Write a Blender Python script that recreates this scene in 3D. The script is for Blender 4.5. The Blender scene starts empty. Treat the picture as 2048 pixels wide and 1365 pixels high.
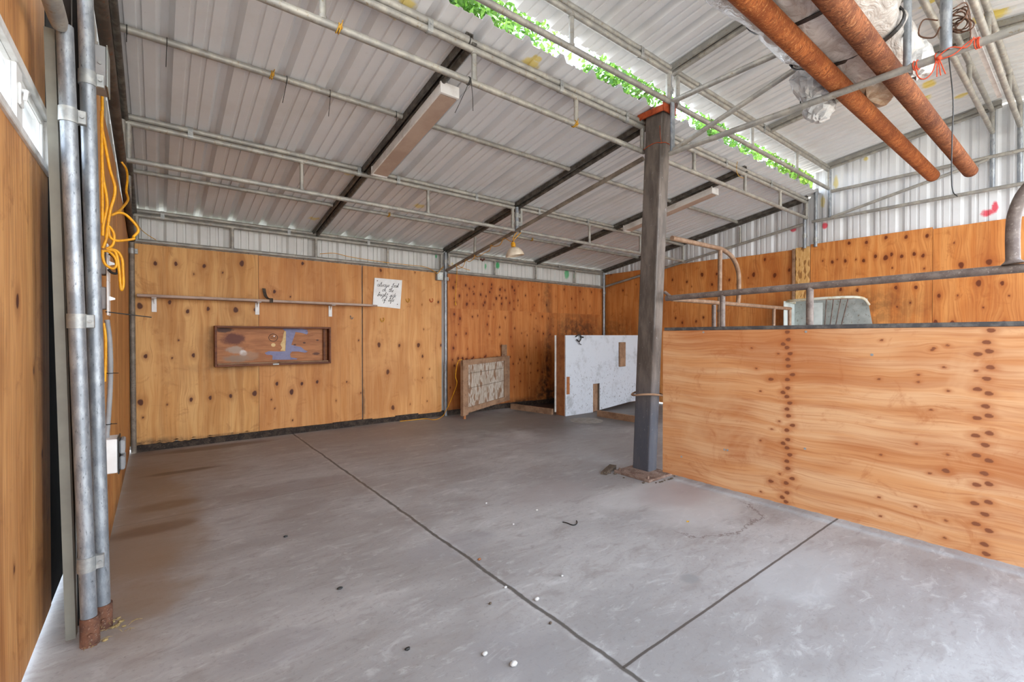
import bpy, math, random
import numpy as np
from mathutils import Vector, Matrix

random.seed(7)
RNG = np.random.default_rng(7)
SC = bpy.context.scene
COL = SC.collection

# ------------------------------------------------------------------ camera, world, sun, exposure
F_PX, YAW, PITCH, CAM_H = 914.64, math.radians(37.88), math.radians(-0.505), 1.2086
cam_data = bpy.data.cameras.new('camera')
cam_data.sensor_width = 36.0
cam_data.lens = F_PX * 36.0 / 2048.0
cam_data.clip_start = 0.02
cam_data.clip_end = 300
cam = bpy.data.objects.new('camera', cam_data)
cam.location = (0, 0, CAM_H)
cam.rotation_euler = (math.pi / 2 + PITCH, 0, -YAW)
COL.objects.link(cam)
SC.camera = cam

world = bpy.data.worlds.new('sky')
SC.world = world
world.use_nodes = True
wn = world.node_tree.nodes
wl = world.node_tree.links
wn.clear()
w_out = wn.new('ShaderNodeOutputWorld')
w_bg = wn.new('ShaderNodeBackground')
w_tc = wn.new('ShaderNodeTexCoord')
w_sep = wn.new('ShaderNodeSeparateXYZ')
w_ramp = wn.new('ShaderNodeValToRGB')
w_ramp.color_ramp.elements[0].position = 0.0
w_ramp.color_ramp.elements[0].color = (0.95, 0.97, 1.0, 1)
w_ramp.color_ramp.elements[1].position = 0.8
w_ramp.color_ramp.elements[1].color = (0.55, 0.74, 1.0, 1)
wl.new(w_tc.outputs['Generated'], w_sep.inputs[0])
wl.new(w_sep.outputs['Z'], w_ramp.inputs[0])
wl.new(w_ramp.outputs[0], w_bg.inputs[0])
w_bg.inputs[1].default_value = 2.2
wl.new(w_bg.outputs[0], w_out.inputs[0])

sun_d = bpy.data.lights.new('sun', 'SUN')
sun_d.energy = 4.5
sun_d.angle = math.radians(0.6)
sun_d.color = (1.0, 0.94, 0.85)
sun = bpy.data.objects.new('sun', sun_d)
sun.rotation_euler = Vector((-0.62, -0.10, -0.80)).to_track_quat('-Z', 'Y').to_euler()
sun.location = (6, -6, 12)
COL.objects.link(sun)

SC.view_settings.view_transform = 'Standard'
SC.view_settings.look = 'None'
SC.view_settings.gamma = 1.0
SC.view_settings.use_curve_mapping = False
SC.view_settings.exposure = 1.6


# ------------------------------------------------------------------ pixel -> point on a real plane of the barn
def P(u, v, X=None, Y=None, Z=None):
    R, U = (u - 1024) / F_PX, (682.5 - v) / F_PX
    fw = math.cos(PITCH) - math.sin(PITCH) * U
    dz = math.sin(PITCH) + math.cos(PITCH) * U
    dx = math.sin(YAW) * fw + math.cos(YAW) * R
    dy = math.cos(YAW) * fw - math.sin(YAW) * R
    if X is not None:
        t = X / dx
    elif Y is not None:
        t = Y / dy
    else:
        t = (Z - CAM_H) / dz
    return Vector((dx * t, dy * t, dz * t + CAM_H))


# ------------------------------------------------------------------ material kit
class Mat:
    def __init__(s, name, rough=0.6, metal=0.0, spec=0.4):
        s.m = bpy.data.materials.new(name)
        s.m.use_nodes = True
        s.nt = s.m.node_tree
        s.bsdf = s.nt.nodes['Principled BSDF']
        s.bsdf.inputs['Roughness'].default_value = rough
        s.bsdf.inputs['Metallic'].default_value = metal
        s.bsdf.inputs['Specular IOR Level'].default_value = spec

    def n(s, typ, ins=None, **props):
        nd = s.nt.nodes.new('ShaderNode' + typ)
        for k, v in props.items():
            setattr(nd, k, v)
        for k, v in (ins or {}).items():
            s.put(nd.inputs[k], v)
        return nd

    def put(s, sock, v):
        if isinstance(v, bpy.types.NodeSocket):
            s.nt.links.new(v, sock)
        else:
            if isinstance(v, (tuple, list)) and len(v) == 3 and sock.type == 'RGBA':
                v = (*v, 1)
            sock.default_value = v

    def math(s, op, a, b=0.0, c=0.0, clamp=False):
        nd = s.n('Math', {0: a, 1: b, 2: c}, operation=op, use_clamp=clamp)
        return nd.outputs[0]

    def vmath(s, op, a, b=(0, 0, 0)):
        nd = s.n('VectorMath', {0: a, 1: b}, operation=op)
        return nd.outputs['Value'] if op in ('LENGTH', 'DOT_PRODUCT', 'DISTANCE') else nd.outputs[0]

    def mix(s, fac, a, b, mode='MIX'):
        nd = s.n('Mix', data_type='RGBA', blend_type=mode)
        s.put(nd.inputs[0], fac)
        s.put(nd.inputs[6], a)
        s.put(nd.inputs[7], b)
        return nd.outputs[2]

    def noise(s, vec, scale, detail=4.0, rough=0.55, dist=0.0):
        return s.n('TexNoise', {'Vector': vec, 'Scale': scale, 'Detail': detail, 'Roughness': rough, 'Distortion': dist}).outputs['Fac']

    def ramp(s, fac, lo, hi, a=0.0, b=1.0):
        return s.n('MapRange', {0: fac, 1: lo, 2: hi, 3: a, 4: b}, clamp=True, interpolation_type='SMOOTHSTEP').outputs[0]

    def obj(s):
        return s.n('TexCoord').outputs['Object']

    def scale(s, vec, sc):
        return s.vmath('MULTIPLY', vec, sc)

    def attr(s, name):
        return s.n('Attribute', attribute_name=name).outputs['Fac']

    def col(s, c):
        s.put(s.bsdf.inputs['Base Color'], c)

    def bump(s, h, strength=0.3, dist=0.01):
        b = s.n('Bump', {'Height': h, 'Strength': strength, 'Distance': dist})
        s.put(s.bsdf.inputs['Normal'], b.outputs[0])


def S(r, g, b):
    def f(c):
        c /= 255.0
        return c / 12.92 if c <= 0.04045 else ((c + 0.055) / 1.055) ** 2.4
    return (f(r), f(g), f(b))


def mottled(name, c1, c2, scale=12, rough=0.6, metal=0.0, c3=None, lo=0.4, hi=0.65, spec=0.4, bump=0.0, stretch=(1, 1, 1)):
    M = Mat(name, rough, metal, spec)
    v = M.scale(M.obj(), stretch)
    n1 = M.ramp(M.noise(v, scale, 5, 0.62), lo, hi)
    c = M.mix(n1, c1, c2)
    if c3:
        n2 = M.ramp(M.noise(v, scale * 4.3, 4, 0.7), 0.56, 0.72)
        c = M.mix(n2, c, c3)
    M.col(c)
    if bump:
        M.bump(M.noise(v, scale * 6, 4, 0.6), bump, 0.004)
    return M.m


MAT = {}
MAT['galv'] = mottled('galvanised_steel', S(132, 137, 142), S(166, 170, 173), 30, 0.42, 0.5, S(96, 100, 104), stretch=(1, 1, 0.35))
MAT['pipe'] = mottled('dusty_galvanised_pipe', S(150, 148, 142), S(176, 172, 162), 9, 0.5, 0.35, S(138, 122, 98))
MAT['pipe_dark'] = mottled('weathered_dark_pipe', S(74, 64, 57), S(98, 88, 78), 11, 0.6, 0.2, S(112, 66, 42))
MAT['channel'] = mottled('dull_grey_channel_steel', S(78, 74, 69), S(112, 108, 101), 14, 0.5, 0.3, S(66, 58, 50))
MAT['pipe_dust'] = mottled('dust_brown_pipe', S(122, 112, 100), S(148, 138, 124), 12, 0.6, 0.2, S(100, 84, 66))
MAT['clamp'] = mottled('zinc_clamp', S(150, 152, 150), S(172, 172, 168), 30, 0.45, 0.45)
MAT['rail'] = mottled('brown_painted_stall_pipe', S(98, 84, 77), S(122, 108, 99), 16, 0.45, 0.1, S(150, 138, 128))
MAT['rail_tan'] = mottled('tan_painted_gate_pipe', S(124, 96, 74), S(146, 120, 98), 16, 0.5, 0.1, S(100, 72, 54))
MAT['bandsteel'] = mottled('dark_top_channel', S(78, 76, 76), S(110, 106, 102), 18, 0.5, 0.4)
MAT['white_paint'] = mottled('white_paint', S(228, 226, 222), S(206, 202, 196), 8, 0.5)
MAT['white_plastic'] = mottled('white_plastic', S(236, 236, 234), S(226, 224, 220), 6, 0.35)
MAT['grey_plastic'] = mottled('grey_plastic', S(150, 150, 150), S(132, 132, 132), 6, 0.5)
MAT['yellow_cable'] = mottled('yellow_cable', S(226, 164, 26), S(204, 140, 20), 30, 0.45)
MAT['twine'] = mottled('yellow_twine', S(206, 160, 56), S(170, 122, 40), 50, 0.8)
MAT['orange_twine'] = mottled('orange_twine', S(226, 92, 58), S(196, 70, 40), 50, 0.7)
MAT['black'] = mottled('black_plastic', S(34, 33, 32), S(50, 47, 44), 30, 0.5)
MAT['strap'] = mottled('dark_webbing', S(58, 50, 42), S(82, 70, 58), 40, 0.8)
MAT['wire'] = mottled('rusty_wire', S(84, 62, 48), S(112, 76, 54), 40, 0.7)
MAT['orange_rust'] = mottled('orange_rust', S(170, 76, 34), S(140, 56, 26), 26, 0.85, 0.0, S(108, 46, 26), bump=0.3)
MAT['foot_rust'] = mottled('scaly_brown_rust', S(110, 72, 52), S(82, 54, 42), 26, 0.9, 0.0, S(146, 124, 106), bump=0.4)
MAT['lumber'] = mottled('weathered_lumber', S(158, 124, 96), S(130, 98, 74), 6, 0.8, 0, S(104, 78, 58), stretch=(1, 1, 1))
MAT['lumber_orange'] = mottled('varnished_lumber', S(166, 106, 60), S(142, 86, 48), 7, 0.6, 0, S(112, 66, 36))
MAT['lumber_dark'] = mottled('dark_stained_wood', S(122, 72, 44), S(96, 54, 34), 8, 0.6, 0, S(70, 40, 26), stretch=(.3, 1, 3))
MAT['shelf'] = mottled('pale_shelf_edge', S(186, 162, 146), S(164, 140, 124), 5, 0.6, 0)
MAT['fixture'] = mottled('dusty_fixture_panel', S(186, 164, 148), S(172, 148, 132), 3, 0.6, 0)
MAT['lampshade'] = mottled('cream_lamp_shade', S(222, 208, 186), S(204, 186, 162), 10, 0.4)
MAT['feeder'] = mottled('galvanised_feeder_sheet', S(158, 164, 160), S(180, 186, 182), 6, 0.45, 0.35, S(122, 112, 88))
MAT['feeder_light'] = mottled('pale_feeder_paint', S(206, 214, 210), S(190, 198, 194), 6, 0.5, 0.1)
MAT['rim'] = mottled('dirty_rim_tube', S(208, 208, 194), S(176, 160, 128), 9, 0.5, 0.1)
MAT['track'] = mottled('grey_green_track_paint', S(120, 117, 105), S(108, 104, 94), 4, 0.5, 0.1)
MAT['stone'] = mottled('pale_stone', S(196, 192, 186), S(166, 160, 154), 40, 0.8)
MAT['brown_stone'] = mottled('brown_stone', S(150, 96, 60), S(120, 76, 48), 40, 0.8)
MAT['straw'] = mottled('dry_straw', S(172, 148, 98), S(126, 104, 66), 50, 0.8)
MAT['debris'] = mottled('dark_debris', S(72, 58, 46), S(110, 94, 78), 60, 0.9, 0, S(170, 160, 150))
MAT['sill'] = mottled('rotten_dark_sill', S(44, 36, 31), S(72, 60, 50), 20, 0.9, 0, S(120, 104, 90), bump=0.4)
MAT['roof_top'] = mottled('dark_roof_top', S(112, 106, 98), S(132, 126, 116), 3, 0.8)  # unseen top face, darkened to cut light bounced onto the high roof
MAT['plate'] = mottled('scaled_base_plate', S(136, 112, 98), S(104, 78, 64), 14, 0.8, 0, S(178, 168, 158), bump=0.3)
MAT['door_shade'] = mottled('black_door_shade', S(24, 21, 19), S(36, 31, 27), 10, 0.95, 0)  # near-black colour standing in for the shade beside the door
MAT['ink'] = mottled('black_ink', S(28, 26, 28), S(40, 36, 36), 30, 0.6)
MAT['purple_paint'] = mottled('grey_violet_paint', S(142, 142, 172), S(128, 128, 158), 7, 0.7, 0, S(108, 104, 132))
MAT['cream_paper'] = mottled('torn_cream_paper', S(226, 196, 142), S(206, 172, 118), 14, 0.8)
MAT['bark'] = mottled('tree_bark', S(112, 98, 84), S(82, 70, 60), 12, 0.9)
MAT['brass'] = mottled('brown_connector', S(106, 60, 46), S(78, 46, 38), 30, 0.5)
MAT['red_hook'] = mottled('orange_red_hook', S(196, 84, 36), S(170, 66, 28), 30, 0.5)
MAT['yellow_hook'] = mottled('yellow_hook', S(214, 160, 38), S(186, 130, 30), 30, 0.5)
MAT['drain'] = mottled('pale_worn_concrete', S(150, 144, 136), S(128, 122, 114), 12, 0.8)


def leaf_material(name, c1, c2):
    M = Mat(name, 0.5)
    g = M.n('NewGeometry')
    c = M.mix(g.outputs['Random Per Island'], c1, c2)
    tr = M.n('BsdfTranslucent', {'Color': c})
    M.col(c)
    ms = M.n('MixShader', {0: 0.5, 1: M.bsdf.outputs[0], 2: tr.outputs[0]})
    out = [n for n in M.nt.nodes if n.type == 'OUTPUT_MATERIAL'][0]
    M.nt.links.new(ms.outputs[0], out.inputs[0])
    return M.m


MAT['leaf'] = leaf_material('green_leaves', S(62, 104, 34), S(118, 158, 66))
MAT['leaf2'] = leaf_material('yellow_green_leaves', S(84, 124, 40), S(146, 172, 78))


def rusty_pipe_material(name, ca, cb, cc, fleck):
    M = Mat(name, 0.8, 0, 0.25)
    v = M.obj()
    warp = M.n('TexNoise', {'Vector': v, 'Scale': 9.0, 'Detail': 2.0}).outputs['Color']
    v2 = M.vmath('ADD', v, M.scale(warp, (0.10, 0.10, 0.10)))
    n = M.noise(M.scale(v2, (44, 18, 18)), 1.0, 6, 0.75, 2.0)
    big = M.ramp(M.noise(v, 4, 4, 0.65), 0.4, 0.65)
    c = M.mix(M.ramp(n, 0.36, 0.6), ca, cb)
    c = M.mix(big, c, M.mix(M.ramp(n, 0.36, 0.6), cc, ca))
    fl = M.ramp(M.noise(M.scale(v2, (70, 26, 26)), 1.0, 4, 0.8, 2.6), 0.56, 0.64)
    c = M.mix(M.math('MULTIPLY', fl, 0.65), c, fleck)
    dk = M.ramp(M.noise(M.scale(v2, (90, 30, 30)), 1.3, 4, 0.8, 1.5), 0.60, 0.70)
    c = M.mix(M.math('MULTIPLY', dk, 0.55), c, S(72, 34, 20))
    M.col(c)
    M.bump(n, 0.7, 0.006)
    return M.m


MAT['rust_a'] = rusty_pipe_material('flaking_orange_rust', S(112, 54, 26), S(186, 108, 58), S(150, 80, 40), S(226, 168, 108))
MAT['rust_b'] = rusty_pipe_material('flaking_dark_rust', S(84, 44, 28), S(160, 98, 62), S(112, 62, 40), S(218, 160, 110))


def plastic_wrap():
    M = Mat('crinkled_clear_plastic_wrap', 0.22, 0, 0.6)
    v = M.obj()
    n = M.noise(M.scale(v, (1.0, 1.6, 1.2)), 5, 6, 0.6, 1.2)
    c = M.mix(M.ramp(n, 0.35, 0.65), S(206, 202, 196), S(174, 166, 158))
    c = M.mix(M.math('MULTIPLY', M.ramp(M.noise(M.scale(v, (3, 6, 6)), 9, 5, 0.7, 1.5), 0.56, 0.7), 0.35), c, S(150, 122, 104))
    M.col(c)
    M.bump(n, 0.8, 0.03)
    return M.m


MAT['wrap'] = plastic_wrap()
MAT['wrap_brown'] = mottled('brown_crumpled_plastic', S(196, 176, 150), S(168, 138, 106), 12, 0.3, 0, S(226, 220, 208), bump=0.6)
MAT['wrap_pale'] = mottled('pale_crumpled_plastic', S(200, 200, 198), S(168, 168, 168), 9, 0.25, 0, S(222, 222, 220), bump=0.6)


def plywood(name, base, dark, light, knot, streak=1.0, along=1.0, ringstr=0.2, band=0.42):
    M = Mat(name, 0.55, 0, 0.3)
    g = M.attr('grain')
    a = M.attr('along')
    comb = lambda sg, sa: M.n('CombineXYZ', {0: M.math('MULTIPLY', g, sg), 1: M.math('MULTIPLY', a, sa), 2: M.attr('seed')}).outputs[0]
    fine = M.noise(comb(95, 2.6), 1.0, 4, 0.6)
    mid = M.noise(comb(16, 0.9), 1.0, 4, 0.55, 0.4)
    broad = M.noise(comb(3.4, 1.1), 1.0, 3, 0.5)
    c = M.mix(M.ramp(mid, 0.34, 0.66), base, light)
    c = M.mix(M.math('MULTIPLY', M.ramp(fine, 0.5, 0.72), 0.45 * streak), c, dark)
    ph = M.math('ADD', M.math('MULTIPLY', g, 34.0), M.math('MULTIPLY', mid, 3.4))
    ring = M.math('FRACT', ph)
    line = M.math('MULTIPLY', M.ramp(ring, 0.55, 0.96), M.ramp(ring, 1.0, 0.965))
    c = M.mix(M.math('MULTIPLY', M.math('MULTIPLY', line, M.ramp(broad, 0.35, 0.6)), ringstr), c, dark)
    c = M.mix(M.math('MULTIPLY', M.ramp(broad, 0.42, 0.68), band), c, dark)
    lng = M.noise(comb(9, 0.28), 1.0, 5, 0.6, 0.8)
    c = M.mix(M.math('MULTIPLY', M.ramp(lng, 0.52, 0.66), band * 0.9), c, dark)
    pale = M.ramp(M.noise(M.obj(), 1.9, 4, 0.65, 0.6), 0.52, 0.74)
    c = M.mix(M.math('MULTIPLY', pale, 0.55), c, light)
    blot = M.ramp(M.noise(M.obj(), 5.5, 5, 0.7, 0.8), 0.54, 0.72)
    c = M.mix(M.math('MULTIPLY', blot, 0.5), c, dark)
    k = M.attr('knot')
    c = M.mix(M.math('MULTIPLY', M.ramp(k, 0.05, 0.5), 0.55), c, dark)
    c = M.mix(M.ramp(k, 0.45, 0.85), c, knot)
    st = M.attr('stain')
    stn = M.math('MULTIPLY', st, M.ramp(M.noise(M.obj(), 9, 5, 0.7), 0.3, 0.62), clamp=True)
    c = M.mix(stn, c, S(52, 40, 32))
    M.col(c)
    M.bump(fine, 0.08, 0.002)
    return M.m


PLY_RING = 0.22
PLY = {
    'gold': plywood('golden_plywood', S(206, 148, 82), S(160, 102, 46), S(222, 172, 108), S(88, 46, 22)),
    'tan': plywood('tan_plywood', S(200, 136, 74), S(164, 98, 46), S(212, 154, 94), S(80, 38, 18)),
    'amber': plywood('amber_plywood', S(208, 146, 84), S(170, 104, 50), S(220, 164, 104), S(98, 52, 22)),
    'red': plywood('red_brown_plywood', S(188, 112, 54), S(144, 74, 30), S(204, 134, 74), S(96, 42, 16)),
    'orange': plywood('orange_plywood', S(200, 124, 60), S(156, 82, 34), S(216, 148, 82), S(104, 48, 18), ringstr=0.42),
    'stall': plywood('pale_orange_plywood', S(202, 142, 92), S(166, 94, 48), S(212, 164, 120), S(126, 72, 44), ringstr=0.4, band=0.55),
    'left': plywood('brown_side_plywood', S(196, 134, 74), S(146, 88, 42), S(206, 152, 92), S(84, 42, 20)),  # own brown of the left wall sheets
    'door': plywood('long_grain_door_plywood', S(198, 138, 80), S(140, 84, 40), S(214, 158, 98), S(84, 40, 18), streak=1.6, ringstr=0.55),
}


def osb(name, base, pale, dark):
    M = Mat(name, 0.7)
    v = M.obj()
    v = M.vmath('ADD', v, M.scale(M.n('TexNoise', {'Vector': v, 'Scale': 4.0}).outputs['Color'], (0.06, 0.06, 0.06)))
    cols = []
    for i, sc in enumerate(((58, 58, 15), (40, 40, 11))):
        vo = M.n('TexVoronoi', {'Vector': M.scale(v, sc), 'Scale': 1.0})
        cols.append(vo.outputs['Color'])
    r1 = M.n('SeparateColor', {0: cols[0]}).outputs[0]
    r2 = M.n('SeparateColor', {0: cols[1]}).outputs[1]
    c = M.mix(r1, base, pale)
    c = M.mix(M.ramp(r2, 0.80, 0.86), c, dark)
    c = M.mix(M.math('MULTIPLY', M.noise(v, 60, 3), 0.3), c, dark)
    M.col(c)
    return M.m


MAT['osb_gold'] = osb('golden_strand_board', S(206, 156, 88), S(226, 184, 122), S(150, 102, 52))
MAT['osb_grey'] = osb('weathered_strand_board', S(158, 142, 124), S(196, 186, 172), S(132, 100, 76))


def marks_color(M, c, marks, vec):
    for (cx, cy, cz, rx, ry, rz, colr, st) in marks:
        d = M.vmath('SUBTRACT', vec, (cx, cy, cz))
        d = M.vmath('DIVIDE', d, (rx, ry, rz))
        L = M.vmath('LENGTH', d)
        L = M.math('ADD', L, M.math('MULTIPLY', M.math('SUBTRACT', M.noise(vec, 14, 4, 0.7), 0.5), 1.2))
        c = M.mix(M.math('MULTIPLY', M.ramp(L, 1.1, 0.55), st), c, colr)
    return c


def sheet_metal(name, base, dirt, marks=(), rough=0.42):
    M = Mat(name, rough, 0.0, 0.5)
    v = M.obj()
    c = M.mix(M.math('MULTIPLY', M.ramp(M.noise(M.scale(v, (1, 1, 1)), 1.6, 5, 0.65), 0.45, 0.75), 0.45), base, dirt)
    c = M.mix(M.math('MULTIPLY', M.ramp(M.noise(v, 38, 3, 0.7), 0.66, 0.74), 0.4), c, dirt)
    c = marks_color(M, c, marks, v)
    M.col(c)
    return M.m


RED, GRN, YEL = S(218, 44, 72), S(26, 168, 96), S(226, 200, 36)


def mk(u, v, ru, colr, st=0.9, X=None, Y=None, rv=None):
    p = P(u, v, X=X, Y=Y)
    q = P(u + ru, v, X=X, Y=Y)
    q2 = P(u, v + (rv or ru), X=X, Y=Y)
    r = (q - p).length
    rz = (q2 - p).length
    return (p.x, p.y, p.z, max(r, .02) if Y is not None else .3, max(r, .02) if X is not None else .3, rz, colr, st)


MAT['clad_right'] = sheet_metal('white_ribbed_cladding', S(222, 224, 226), S(194, 192, 188), [
    mk(1976, 426, 15, RED, X=7.24, rv=9), mk(1990, 414, 8, RED, X=7.24, rv=12), mk(1649, 452, 7, RED, X=7.24), mk(1586, 459, 6, RED, X=7.24),
    mk(1645, 404, 6, YEL, 0.6, X=7.24, rv=14), mk(1672, 365, 6, YEL, 0.6, X=7.24, rv=14), mk(1732, 318, 5, YEL, 0.7, X=7.24)])
MAT['clad_back'] = sheet_metal('white_ribbed_eave_cladding', S(212, 212, 208), S(180, 176, 168), [
    mk(873, 513, 3, GRN, Y=6.24, rv=5), mk(995, 531, 4, GRN, Y=6.24, rv=9), mk(972, 533, 3, GRN, 0.8, Y=6.24, rv=7), mk(1134, 548, 4, GRN, 0.8, Y=6.24, rv=12), mk(1150, 553, 3, GRN, 0.7, Y=6.24, rv=9), mk(905, 528, 3, YEL, 0.6, Y=6.24)])
MAT['clad_left'] = sheet_metal('white_ribbed_side_cladding', S(206, 204, 198), S(170, 164, 154))

ROOF_K = 0.164


def roof_z(y):
    return 2.479 + ROOF_K * (6.17 - y) + 0.088


def rmk(u, v, ru, colr, st=0.8):
    # meet the ray with the low roof's slope
    a, b = P(u, v, Y=1.0), P(u, v, Y=2.0)
    k = (b.z - a.z)
    y = (roof_z(0) - (a.z - k)) / (k + ROOF_K)
    p = P(u, v, Y=y)
    q = P(u + ru, v, Y=y)
    r = (q - p).length
    return (p.x, p.y, p.z, r, r * 0.7, .4, colr, st)


MAT['roof'] = sheet_metal('grey_white_roof_underside', S(222, 224, 227), S(198, 196, 192), [
    rmk(1060, 128, 16, YEL, .7), rmk(1076, 118, 8, YEL, .7), rmk(628, 438, 12, YEL, .6), rmk(838, 413, 12, YEL, .6), rmk(815, 8, 18, YEL, .7), rmk(786, 37, 7, YEL, .5), rmk(700, 348, 14, YEL, .5)])
MAT['roof_high'] = sheet_metal('grey_white_high_roof_underside', S(222, 223, 224), S(200, 196, 188), [
    (6.3, 1.2, 3.7, .10, .12, .4, YEL, .8), (6.0, 1.05, 3.7, .10, .06, .4, YEL, .8), (5.2, .55, 3.7, .10, .12, .4, YEL, .8), (6.6, .9, 3.7, .06, .07, .4, YEL, .7), (4.6, .75, 3.7, .03, .14, .4, YEL, .8)])


def concrete():
    M = Mat('stained_grey_concrete', 0.55, 0, 0.35)
    v = M.obj()
    x = M.n('SeparateXYZ', {0: v})
    X, Y = x.outputs[0], x.outputs[1]
    big = M.noise(M.scale(v, (0.8, 1.5, 1)), 0.9, 5, 0.6, 0.5)
    midn = M.noise(M.scale(v, (1.0, 2.2, 1)), 3.6, 6, 0.65, 0.6)
    fine = M.noise(v, 46, 4, 0.7)
    c = M.mix(M.ramp(big, 0.36, 0.64), S(146, 141, 138), S(170, 165, 161))
    c = M.mix(M.math('MULTIPLY', M.ramp(midn, 0.5, 0.68), 0.55), c, S(138, 130, 125))
    c = M.mix(M.math('MULTIPLY', M.ramp(midn, 0.45, 0.30), 0.5), c, S(190, 187, 184))
    c = M.mix(M.math('MULTIPLY', M.ramp(fine, 0.54, 0.72), 0.4), c, S(112, 106, 102))
    streak = M.noise(M.scale(v, (4.0, 11.0, 1)), 1.6, 6, 0.72, 1.0)
    c = M.mix(M.math('MULTIPLY', M.ramp(streak, 0.54, 0.68), 0.42), c, S(128, 119, 114))
    c = M.mix(M.math('MULTIPLY', M.ramp(streak, 0.44, 0.32), 0.40), c, S(196, 193, 190))
    speck = M.ramp(M.noise(v, 120, 2, 0.8), 0.68, 0.74)
    c = M.mix(M.math('MULTIPLY', speck, 0.45), c, S(84, 78, 74))
    wob = M.math('MULTIPLY', M.math('SUBTRACT', M.noise(v, 1.6, 4, 0.6), 0.5), 1.3)
    # worn brown band by the left side, dark damp corner at the back, scuffs
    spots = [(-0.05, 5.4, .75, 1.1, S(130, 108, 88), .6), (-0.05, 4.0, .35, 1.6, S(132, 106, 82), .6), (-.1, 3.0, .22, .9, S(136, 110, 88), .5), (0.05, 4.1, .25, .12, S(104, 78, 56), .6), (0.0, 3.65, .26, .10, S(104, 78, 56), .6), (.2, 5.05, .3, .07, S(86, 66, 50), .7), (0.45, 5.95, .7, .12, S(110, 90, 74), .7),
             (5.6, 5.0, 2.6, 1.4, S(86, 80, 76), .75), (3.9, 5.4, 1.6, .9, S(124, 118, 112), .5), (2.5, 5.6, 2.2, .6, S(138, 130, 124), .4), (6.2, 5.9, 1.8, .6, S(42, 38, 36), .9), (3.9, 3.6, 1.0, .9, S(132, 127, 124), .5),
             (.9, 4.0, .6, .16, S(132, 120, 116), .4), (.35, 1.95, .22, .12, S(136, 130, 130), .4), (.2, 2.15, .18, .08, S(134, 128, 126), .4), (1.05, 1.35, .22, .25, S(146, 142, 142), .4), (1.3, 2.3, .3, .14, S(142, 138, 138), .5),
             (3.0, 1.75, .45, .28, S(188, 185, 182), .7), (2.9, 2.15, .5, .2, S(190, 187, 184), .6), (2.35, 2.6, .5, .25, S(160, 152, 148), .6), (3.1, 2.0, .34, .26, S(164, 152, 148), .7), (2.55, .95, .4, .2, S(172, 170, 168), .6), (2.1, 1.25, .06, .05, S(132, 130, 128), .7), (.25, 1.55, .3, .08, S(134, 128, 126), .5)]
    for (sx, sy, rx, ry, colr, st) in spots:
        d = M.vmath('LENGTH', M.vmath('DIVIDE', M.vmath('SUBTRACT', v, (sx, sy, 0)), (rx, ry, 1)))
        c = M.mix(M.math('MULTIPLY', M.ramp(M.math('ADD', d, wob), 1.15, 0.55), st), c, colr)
    # water-edge crack near the stall sheet
    e = M.vmath('LENGTH', M.vmath('DIVIDE', M.vmath('SUBTRACT', v, (2.95, 1.62, 0)), (.42, .26, 1)))
    e = M.math('ADD', e, M.math('MULTIPLY', M.math('SUBTRACT', M.noise(v, 7, 5, 0.7), 0.5), 0.9))
    ln = M.ramp(M.math('ABSOLUTE', M.math('SUBTRACT', e, 1.0)), 0.035, 0.0)
    ln = M.math('MULTIPLY', ln, M.ramp(Y, 1.66, 1.52))
    c = M.mix(M.math('MULTIPLY', ln, 0.75), c, S(92, 76, 68))
    jw = M.math('MULTIPLY', M.math('SUBTRACT', M.noise(v, 5, 4, 0.6), 0.5), 0.035)
    # saw-cut joints
    d1 = M.math('ABSOLUTE', M.math('ADD', M.math('SUBTRACT', X, 1.337), jw))
    halo = M.math('MULTIPLY', M.ramp(d1, 0.045, 0.012), M.ramp(M.noise(v, 9, 4, 0.7), 0.4, 0.7))
    c = M.mix(M.math('MULTIPLY', halo, 0.5), c, S(196, 193, 190))
    c = M.mix(M.math('MULTIPLY', M.ramp(d1, 0.014, 0.006), 0.9), c, S(80, 74, 68))
    d2 = M.math('ABSOLUTE', M.math('ADD', M.math('SUBTRACT', Y, 1.062), M.math('MULTIPLY', jw, 0.3)))
    m2 = M.math('MULTIPLY', M.ramp(d2, 0.008, 0.004), M.math('GREATER_THAN', X, 1.337))
    c = M.mix(M.math('MULTIPLY', m2, 0.9), c, S(72, 64, 58))
    d3 = M.math('ABSOLUTE', M.math('SUBTRACT', M.math('SUBTRACT', Y, M.math('MULTIPLY', X, 0.015)), 3.83))
    m3 = M.math('MULTIPLY', M.ramp(d3, 0.006, 0.002), M.ramp(X, 2.8, 2.2))
    c = M.mix(M.math('MULTIPLY', m3, 0.6), c, S(98, 88, 82))
    M.col(c)
    M.put(M.bsdf.inputs['Roughness'], M.ramp(big, 0.3, 0.7, 0.42, 0.62))
    M.bump(M.math('ADD', fine, M.math('MULTIPLY', M.ramp(d1, 0.014, 0.006), -4.0)), 0.15, 0.004)
    return M.m


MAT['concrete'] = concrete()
MAT['ground'] = mottled('dry_gravel_ground', S(188, 176, 158), S(164, 150, 130), 3, 0.9, 0, S(140, 126, 108))


def white_board():
    M = Mat('scuffed_white_board', 0.5)
    v = M.obj()
    n = M.noise(v, 3.0, 6, 0.7)
    c = M.mix(M.math('MULTIPLY', M.ramp(n, 0.5, 0.7), 0.7), S(198, 203, 209), S(146, 148, 150))
    sp = M.ramp(M.noise(M.scale(v, (1, 1, .8)), 34, 4, 0.75), 0.57, 0.68)
    z = M.n('SeparateXYZ', {0: v}).outputs[2]
    c = M.mix(M.math('MULTIPLY', M.math('MULTIPLY', sp, M.ramp(z, 1.15, 0.35)), 0.85), c, S(92, 88, 84))
    M.col(c)
    return M.m


MAT['white_board'] = white_board()


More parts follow.
